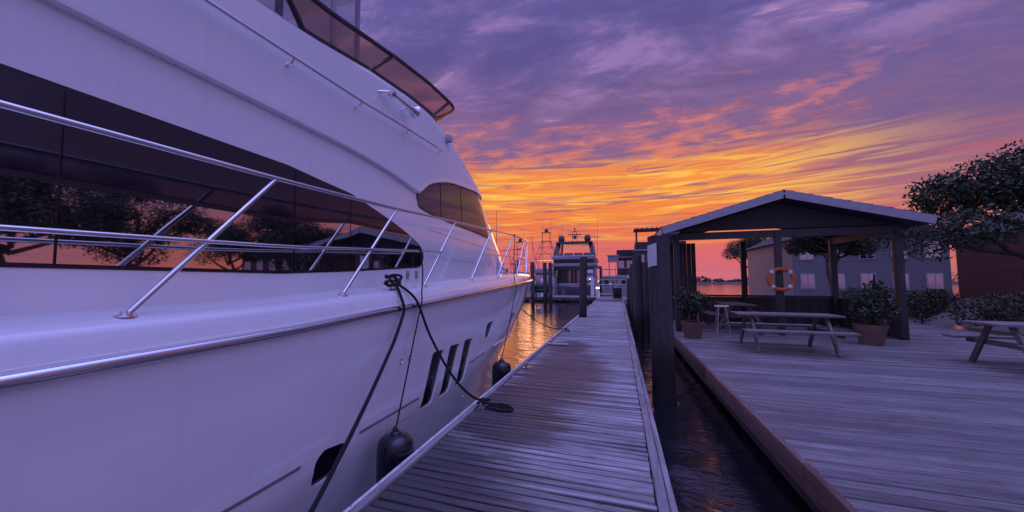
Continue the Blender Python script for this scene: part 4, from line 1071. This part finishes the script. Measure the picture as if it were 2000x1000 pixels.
nm = MB().box((cx - .15, cy - .13, 1.12), (2.6, .04, .30)).build('name_board', GREYW, cr, bevel=.01)
# unreadable painted name: a row of brush-like strokes
nl = MB(); xx = cx - 1.25; rn = random.Random(5)
for k in range(15):
    if k != 6: nl.tube([(xx, cy - .155, 1.05 + rn.uniform(0, .03)), (xx + rn.uniform(.02, .06), cy - .155, 1.12 + rn.uniform(0, .1)), (xx + .08, cy - .155, 1.06 + rn.uniform(0, .06))], .012, 4)
    xx += .145
nl.build('name_lettering', mat('name_paint', (.03, .03, .08), .4), nm, smooth=False)
for s_ in (-1, 1):
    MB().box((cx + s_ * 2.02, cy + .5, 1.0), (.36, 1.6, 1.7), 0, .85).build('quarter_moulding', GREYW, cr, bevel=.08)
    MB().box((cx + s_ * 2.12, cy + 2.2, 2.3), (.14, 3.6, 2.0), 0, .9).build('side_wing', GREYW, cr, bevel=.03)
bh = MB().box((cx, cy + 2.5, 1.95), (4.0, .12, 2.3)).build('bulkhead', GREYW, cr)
for k in range(7): MB().box((cx - 1.42, cy + 2.40, 1.05 + k * .27), (1.05, .10, .22)).build('louvre', GREYPAINT, cr, bevel=.02)
dr = MB().box((cx + .28, cy + 2.41, 1.88), (2.2, .06, 1.75)).build('saloon_door', BLACKFRAME, cr)
for k in range(3): MB().box((cx - .44 + k * .73, cy + 2.36, 1.88), (.66, .04, 1.6)).build('door_pane', GLASS if k == 2 else glass('amber_light_tint%d' % k, (.16, .07, .035), .16), dr, smooth=False)  # amber light on the first two panes is put into their tint
MB().box((cx + 1.6, cy + 2.4, 1.9), (.5, .05, 1.7)).build('side_pane', GLASS, cr, smooth=False)
# overhang and flybridge bands
for (z, hh, dep, wd_, nm_) in ((3.18, .42, 4.6, 4.6, 'overhang'), (3.95, .50, 4.2, 4.45, 'flybridge_coaming')):
    pr = rounded([(cx - wd_ / 2, cy - .2), (cx + wd_ / 2, cy - .2), (cx + wd_ / 2, cy + dep + 4), (cx - wd_ / 2, cy + dep + 4)], .4, 5)
    mb = MB(); n = len(pr); v = []; f = []
    for (sc_, zz) in ((.94, z - hh / 2), (1.0, z - hh / 2 + .12), (1.0, z + hh / 2 - .1), (.96, z + hh / 2)):
        for p in pr: v.append((cx + (p[0] - cx) * sc_, cy + 4 + (p[1] - cy - 4) * sc_, zz))
    for i in range(3):
        for k in range(n): f.append((i * n + k, i * n + (k + 1) % n, (i + 1) * n + (k + 1) % n, (i + 1) * n + k))
    f += [tuple(range(n)), tuple(3 * n + k for k in range(n))]
    mb.add(v, f).build(nm_, GREYW, cr, angle=45)
MB().box((cx, cy + 4, 3.55), (4.1, 7.6, .40)).build('dark_band', mat('smoked_panel', (.03, .03, .04), .25), cr)  # dark band filling between overhang and coaming
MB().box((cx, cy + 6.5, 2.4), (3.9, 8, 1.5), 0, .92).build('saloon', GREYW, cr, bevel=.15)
for k in range(4): MB().box((cx - 1.5 + k * 1.0, cy + .6, 4.33), (.9, .25, .35)).build('seat_back', mat('cream_vinyl', (.14, .13, .15), .5), cr, bevel=.05)
# arch and roof
AR = mat('arch_grey', (.055, .05, .065), .35)
for s_ in (-1, 1): MB().bar((cx + s_ * 2.02, cy + .9, 4.1), (cx + s_ * 1.72, cy + 1.7, 5.62), .50, .16).build('arch_leg', AR, cr, bevel=.04)
for s_ in (-1, 1): MB().bar((cx + s_ * 1.9, cy + 5.2, 4.1), (cx + s_ * 1.7, cy + 4.6, 5.6), .22, .12).build('arch_leg', AR, cr, bevel=.03)
MB().prism(rounded([(cx - 1.95, cy + .9), (cx + 1.95, cy + .9), (cx + 1.8, cy + 5.2), (cx - 1.8, cy + 5.2)], .4, 4), 5.55, 5.76, 2).build('arch_top', AR, cr, bevel=.05)
for s_ in (-1, 1):
    MB().lathe([(.16, 0), (.24, .04), (.33, .16), (.345, .36), (.32, .55), (.22, .70), (.10, .76), (.02, .78)], (cx + s_ * 1.38, cy + 1.7, 5.76), n=22).build('radar_dome', AR, cr)
ms = MB()
for s_ in (-1, 1): ms.tube([(cx + s_ * .28, cy + 2.2, 5.74), (cx + s_ * .2, cy + 2.2, 6.9)], .03, 6)
ms.box((cx, cy + 2.2, 6.4), (.4, .1, .12)); ms.box((cx, cy + 2.2, 6.95), (.46, .16, .06)); ms.tube([(cx, cy + 2.2, 6.9), (cx, cy + 2.2, 7.35)], .035, 6); ms.lathe([(.07, 0), (.08, .1), (.05, .18)], (cx, cy + 2.2, 7.2), n=10)
ms.lathe([(.1, 0), (.15, .1), (.12, .35), (.06, .45)], (cx, cy + 2.15, 6.1), n=12)
ms.build('mast', AR, cr)
MB().box((cx, cy + 2.15, 6.62), (1.45, .12, .09)).build('radar_bar', AR, cr, bevel=.02)
for (x, h_) in ((-1.95, 3.2), (1.95, 3.0), (2.3, 5.2)): MB().tube([(cx + x, cy + 3.0, 4.2), (cx + x + .15, cy + 3.2, 4.2 + h_)], [.02, .008], 5).build('whip_antenna', AR, cr)
MB().tube([(cx - 1.35, cy + .95, 5.6), (cx - 1.62, cy + .7, 4.2)], .035, 6).build('boarding_pole', AR, cr)
for (xa, xb, z0_, z1_) in ((-1.9, -.9, .1, 1.05), (-.8, .9, .1, .95), (1.0, 1.9, .1, 1.05)):
    MB().tube(spline([(cx + xa, cy - 1.2, z0_), (cx + xa + .02, cy - 1.2, z1_ - .1), (cx + xa + .15, cy - 1.2, z1_), (cx + xb - .15, cy - 1.2, z1_), (cx + xb - .02, cy - 1.2, z1_ - .1), (cx + xb, cy - 1.2, z0_)], 5), .028, 6).build('stern_rail', CHROME, cr)
for x in (-1.75, 2.0):
    MB().tube([(cx + x, cy - .3, .1), (cx + x, cy - .25, 2.3)], .035, 6).build('cockpit_post', CHROME, cr)
MB().lathe([(.05, 0), (.06, .04), (.02, .07)], (cx + 1.35, cy + .02, 1.72), (0, -1, .3), 10).build('stern_lamp', LAMP, cr)

# ------------------------------------------------------------------ sport boat with tower, and others behind
def sport_boat(bx, by, label, s=1.0, tower=True, grp='boats beyond the cross dock', rz=0.0):
    t_ = thing('sport_boat', label, 'boat', (bx, by, WL), grp)
    P = lambda x, y, z: (bx + x * s, by + y * s, WL + z * s)
    rings = []
    for (yy, hb, top, bot) in ((0, 1.9, 1.5, 1.6), (4, 2.0, 1.6, 1.6), (8, 1.8, 2.1, 1.0), (11, .9, 2.6, .3), (12.5, .05, 2.8, .03)):
        rings.append([P(-bot, yy, -.3), P(-hb * .95, yy, .6), P(-hb, yy, top), P(hb, yy, top), P(hb * .95, yy, .6), P(bot, yy, -.3)])
    loft(rings).build('hull', GREYW, t_, angle=50)
    cab = MB(); q = rounded([(bx - 1.55 * s, by + 3.2 * s), (bx + 1.55 * s, by + 3.2 * s), (bx + 1.2 * s, by + 8.2 * s), (bx - 1.2 * s, by + 8.2 * s)], .3, 3)
    cab.prism(q, WL + 1.5 * s, WL + 3.1 * s, 2).build('cabin', GREYW, t_, bevel=.06 * s)
    MB().box(P(0, 3.17, 2.45), (2.6 * s, .06, .8 * s)).build('window', GLASS, t_, smooth=False)
    for s_ in (-1, 1): MB().box(P(s_ * 1.46, 5.2, 2.5), (.16, 3.0 * s, .55 * s), .06 * s_).build('window', GLASS, t_, smooth=False)
    MB().prism(rounded([(bx - 1.7 * s, by + 2.6 * s), (bx + 1.7 * s, by + 2.6 * s), (bx + 1.3 * s, by + 7 * s), (bx - 1.3 * s, by + 7 * s)], .3, 3), WL + 3.1 * s, WL + 3.75 * s, 2).build('bridge', GREYW, t_, bevel=.05 * s)
    MB().prism(rounded([(bx - 1.5 * s, by + 2.9 * s), (bx + 1.5 * s, by + 2.9 * s), (bx + 1.3 * s, by + 6 * s), (bx - 1.3 * s, by + 6 * s)], .3, 3), WL + 5.0 * s, WL + 5.12 * s, 2).build('hardtop', GREYW, t_)
    fr_ = MB()
    for s_ in (-1, 1):
        for yy in (3.1, 5.6): MB().tube([P(s_ * 1.45, yy, 3.7), P(s_ * 1.3, yy + .1, 5.0)], .03 * s, 5).build('hardtop_strut', AR, t_)
    if tower:
        for s_ in (-1, 1):
            for yy, yt in ((2.9, 3.6), (6.0, 4.8)): fr_.tube([P(s_ * 1.5, yy, 5.0), P(s_ * .55, yt, 7.6)], .035 * s, 5)
            fr_.tube([P(s_ * 1.5, 2.9, 5.0), P(-s_ * .9, 3.4, 6.7)], .022 * s, 5)
        for z, wd_ in ((5.9, 1.15), (6.8, .85)):
            fr_.tube([P(-wd_, 3.3, z), P(wd_, 3.3, z), P(wd_, 5.2, z), P(-wd_, 5.2, z)], .022 * s, 5, closed=True)
        fr_.box(P(0, 4.2, 7.65), (1.3 * s, 1.4 * s, .07)); fr_.box(P(0, 4.2, 8.9), (1.25 * s, 1.2 * s, .07))
        for s_ in (-1, 1): fr_.tube([P(s_ * .55, 3.7, 7.65), P(s_ * .5, 3.8, 8.9)], .03 * s, 5)
    if tower: fr_.build('tower', AR, t_)
    if tower: MB().lathe([(.1, 0), (.26, .05), (.28, .3), (.2, .5), (.05, .56)], P(0, 4.2, 8.95), n=14).build('radar_dome', AR, t_)
    hts = ((-1.7, 9.6, -.5), (1.7, 9.9, .6), (-.55, 10.4, .0), (.62, 10.9, .02), (-1.1, 8.6, -1.3)) if tower else ((-1.2, 6.5, -.2), (1.2, 6.2, .2))
    for (x, h_, ln_) in hts: MB().tube([P(x, 4.0, 3.7), P(x + ln_, 4.2, h_)], [.028 * s, .012], 5).build('outrigger', AR, t_)
    return t_
sport_boat(-9.6, 50.5, 'white sport fishing boat with a tall lookout tower left of the cruiser', 1.0)
sport_boat(-14.2, 54, 'smaller white fishing boat hidden behind the yacht bow rail', .9, True)
sport_boat(.9, 54, 'small cabin boat right of the cruiser, behind the gangway', .75, False)
sport_boat(-1.4, 60, 'small cabin boat just right of the cruiser, farther behind the gangway', .75, False)
an = MB().tube([(-18.8, 60, WL), (-18.75, 60, 13.2)], [.09, .03], 6).build('flagpole', AR); tag(an, 'thin dark bare mast rising behind the yacht windscreen', 'mast')

# ------------------------------------------------------------------ buildings at the end of the basin
def building(name, label, x0, x1, y0, y1, h, wallm, storeys, ncol, roof='flat'):
    t_ = thing(name, label, 'building', ((x0 + x1) / 2, y0, 0))
    MB().box(((x0 + x1) / 2, (y0 + y1) / 2, h / 2 - .4), (x1 - x0, y1 - y0, h + .8)).build('wall', wallm, t_, smooth=False)
    if roof == 'flat':
        MB().box(((x0 + x1) / 2, (y0 + y1) / 2, h + .08), (x1 - x0 + .5, y1 - y0 + .5, .16)).build('cornice', SOFFIT, t_, smooth=False)
        MB().box(((x0 + x1) / 2, (y0 + y1) / 2, h + .75), (x1 - x0 + .1, y1 - y0 + .1, 1.15)).build('roof', ROOF, t_, smooth=False)
    else:
        xm = (x0 + x1) / 2
        MB().prism([(x0 - .4, h), (x1 + .4, h), (xm, h + (x1 - x0) * .28)], y0 - .4, y1 + .4, 1).build('roof', ROOF, t_, smooth=False)
    for s_ in range(storeys):
        for k in range(ncol):
            wx = x0 + (x1 - x0) * (k + .5) / ncol; wz = h * (s_ + .58) / storeys
            fw = MB().box((wx, y0 - .02, wz), (1.0, .10, 1.35)).build('window', SOFFIT, t_, smooth=False)
            for q in (-1, 1): MB().box((wx + q * .23, y0 - .055, wz), (.40, .06, 1.2)).build('pane', GLASS, fw, smooth=False)
    for k in range(storeys + 1):
        zz = h * k / storeys
        for j in range(ncol - 1):
            pass
    return t_
building('brick_building', 'dark red brick building with a flat roof beyond the gangway', -.2, 6.5, 70, 82, 5.5, BRICK, 2, 5)
building('brick_building', 'taller dark building with a rooftop frame behind the pilings', 2.6, 9.5, 64, 69, 6.2, mat('dark_siding', (.065, .06, .068), .7, var=.2), 2, 5)
bf = thing('rooftop_pergola', 'dark rooftop frame on the taller building behind the near piling', 'pergola', (4, 65, 7.5))
for (x, y) in ((2.8, 64.5), (6.5, 64.5), (2.8, 67), (6.5, 67)): MB().box((x, y, 8.5), (.16, .16, 1.9)).build('post', DARKWOOD, bf, smooth=False)
MB().box((4.6, 65.7, 9.55), (4.4, 3.0, .25)).build('canopy', DARKWOOD, bf, smooth=False)
for k in range(6): MB().box((2.9 + k * .7, 65.7, 9.76), (.1, 3.4, .16)).build('slat', DARKWOOD, bf, smooth=False)
building('waterside_house', 'grey waterside house with a pitched roof behind the boathouse at right', 14, 24, 40, 52, 5.0, GREYPAINT, 2, 5, 'gable')
building('waterside_house', 'brick waterside house at the far right of the basin', 28, 38, 34, 46, 5.4, BRICK, 2, 5, 'gable')
sg = thing('dock_office', 'small pale dock hut on posts left of the brick building', 'hut', (-.8, 62, 0))
MB().box((-.75, 63, 4.9), (1.5, 2.0, .9)).build('wall', GREYW, sg, smooth=False)
MB().box((-.75, 63, 5.42), (1.8, 2.3, .14)).build('roof', GREYW, sg, smooth=False)
for x in (-1.35, -.15): MB().box((x, 63, 2.0), (.12, .12, 5.0)).build('post', GREYW, sg, smooth=False)

# ------------------------------------------------------------------ trees
def tree(x, y, h, r, label, seed, m=LEAF1, z0=0.0, n=20000, leaf=.075):
    rn = random.Random(seed)
    t_ = thing('tree', label, 'tree', (x, y, z0), 'trees along the waterside')
    tk = MB(); top = h * .72
    pts = [(x + rn.uniform(-.1, .1) * i, y + rn.uniform(-.1, .1) * i, z0 - .3 + top * i / 5) for i in range(6)]
    tk.tube(pts, [h * .028 * (1 - .15 * i) for i in range(6)], 8)
    cs = []
    for k in range(9):
        a = rn.random() * 6.28; zb = z0 + h * rn.uniform(.28, .6); ln_ = r * rn.uniform(.45, .9); ze = zb + h * rn.uniform(.1, .3)
        e_ = (x + ln_ * math.cos(a), y + ln_ * math.sin(a), ze)
        tk.tube([(x, y, zb), ((x + e_[0]) / 2, (y + e_[1]) / 2, zb + (ze - zb) * .35), e_], [h * .013, h * .009, h * .004], 6)
        q = r * rn.uniform(.28, .46); cs.append((e_, (q, q, q * .75)))
    for k in range(7):
        a = rn.random() * 6.28; d_ = r * rn.uniform(0, .55); q = r * rn.uniform(.28, .45)
        cs.append(((x + d_ * math.cos(a), y + d_ * math.sin(a), z0 + h * rn.uniform(.6, .93)), (q, q, q * .8)))
    tk.build('trunk', BARK, t_)
    tag(leafcloud(cs, n, leaf, seed).build('crown', m, t_, smooth=False, fix=False), kind='stuff')
tree(12.5, 17.5, 7.0, 3.0, 'dark leafy tree just right of the boathouse', 21)
tree(13.5, 6.5, 6.0, 2.6, 'bushy dark tree at the right edge behind the boardwalk', 22, LEAF2)
tree(17.5, 12, 8.0, 3.4, 'tall dark tree behind the boardwalk at right', 23)
tree(11.6, 27.5, 5.2, 1.8, 'small olive green tree beyond the boathouse', 24, LEAF2)
tree(27, 24, 8.5, 3.6, 'broad dark tree in front of the waterside houses', 25)
tree(12.8, -3, 7.0, 3.2, 'dark tree behind the camera on the right bank', 26)
tree(16, 58, 8, 3.4, 'dark tree beside the taller dark building', 27)
# low wooded far bank
fc = []
for k in range(300):
    x = -420 + k * 2.9 + random.uniform(-1, 1); hh = 3.0 + 2.2 * math.sin(k * .21) + random.uniform(0, 2.5)
    fc.append(((x, 330 + random.uniform(0, 25), .5 + hh * .45), (3.4, 3.0, hh * .7)))
tag(leafcloud(fc, 36000, .7, 77).build('far_wood', LEAF1, None, smooth=False, fix=False), 'low dark wooded bank far across the harbour', 'woods', kind='stuff')

# hedge on the right bank
for k, (x, y, lb_) in enumerate(((10.4, 15.0, 'low round shrub at the back of the boardwalk behind the far picnic table'), (10.6, 11.2, 'spreading low shrub on the right bank by the boardwalk edge'), (10.5, 19.0, 'dark shrub on the bank right of the boathouse'), (10.7, 23.0, 'dark shrub on the bank behind the boathouse'))):
    t_ = thing('shrub', lb_, 'shrub', (x, y, .1), 'shrubs on the right bank')
    MB().tube([(x, y, -.1), (x + .03, y, .4)], .04, 6).build('stem', BARK, t_)
    cs = [((x + random.uniform(-.6, .6), y + random.uniform(-1.2, 1.2), .35 + random.uniform(0, .5)), (.55, .7, .45)) for _ in range(7)]
    tag(leafcloud(cs, 5000, .05, 200 + k).build('foliage', LEAF1 if k % 2 else LEAF2, t_, smooth=False, fix=False), kind='stuff')
def locker(x, y, wd_, ln_, h_, label):
    t_ = thing('storage_locker', label, 'locker', (x, y, BZ), 'dark lockers on the boardwalk')
    MB().box((x, y, BZ + h_ / 2), (wd_, ln_, h_)).build('body', DARKWOOD, t_, bevel=.01)
    MB().box((x, y, BZ + h_ + .03), (wd_ + .08, ln_ + .08, .06), 0, .97).build('lid', BLACK, t_, bevel=.01)
    MB().box((x, y - ln_ / 2 - .01, BZ + h_ * .8), (.16, .03, .05)).build('latch', STEEL, t_)
locker(1.95, 19.2, .9, 1.2, 1.05, 'dark locker on the boardwalk just behind the boathouse')
locker(1.95, 27.8, 1.0, 1.6, 1.7, 'tall dark locker far along the boardwalk edge')
# gull over the basin
gu = thing('gull', 'small dark gull flying left of the cruiser arch', 'bird', (-7.0, 50, 7.2))
gb = MB().lathe([(.01, -.22), (.05, -.15), (.075, 0), (.05, .12), (.035, .17), (.04, .2), (.01, .26)], (-7.0, 50, 7.2), (.7, -.5, .1), 10)
gb.build('body', BLACK, gu)
for s_ in (-1, 1):
    a_ = Vector((.58, .81, 0)) * s_; c_ = Vector((-7.0, 50, 7.22)); f_ = Vector((.7, -.5, 0))
    p1 = c_ + a_ * .06; p2 = c_ + a_ * .28 + Vector((0, 0, .2)); p3 = c_ + a_ * .62 + Vector((0, 0, .12 + .15 * s_))
    v = [p1 + f_ * .07, p1 - f_ * .07, p2 + f_ * .06, p2 - f_ * .06, p3]; v2 = [q - Vector((0, 0, .012)) for q in v]
    MB().add(v + v2, [(0, 2, 3, 1), (2, 4, 3), (5, 6, 8, 7), (7, 8, 9), (0, 1, 6, 5), (0, 5, 7, 2), (2, 7, 9, 4), (3, 4, 9, 8), (1, 3, 8, 6)]).build('wing', BLACK, gu, smooth=False)
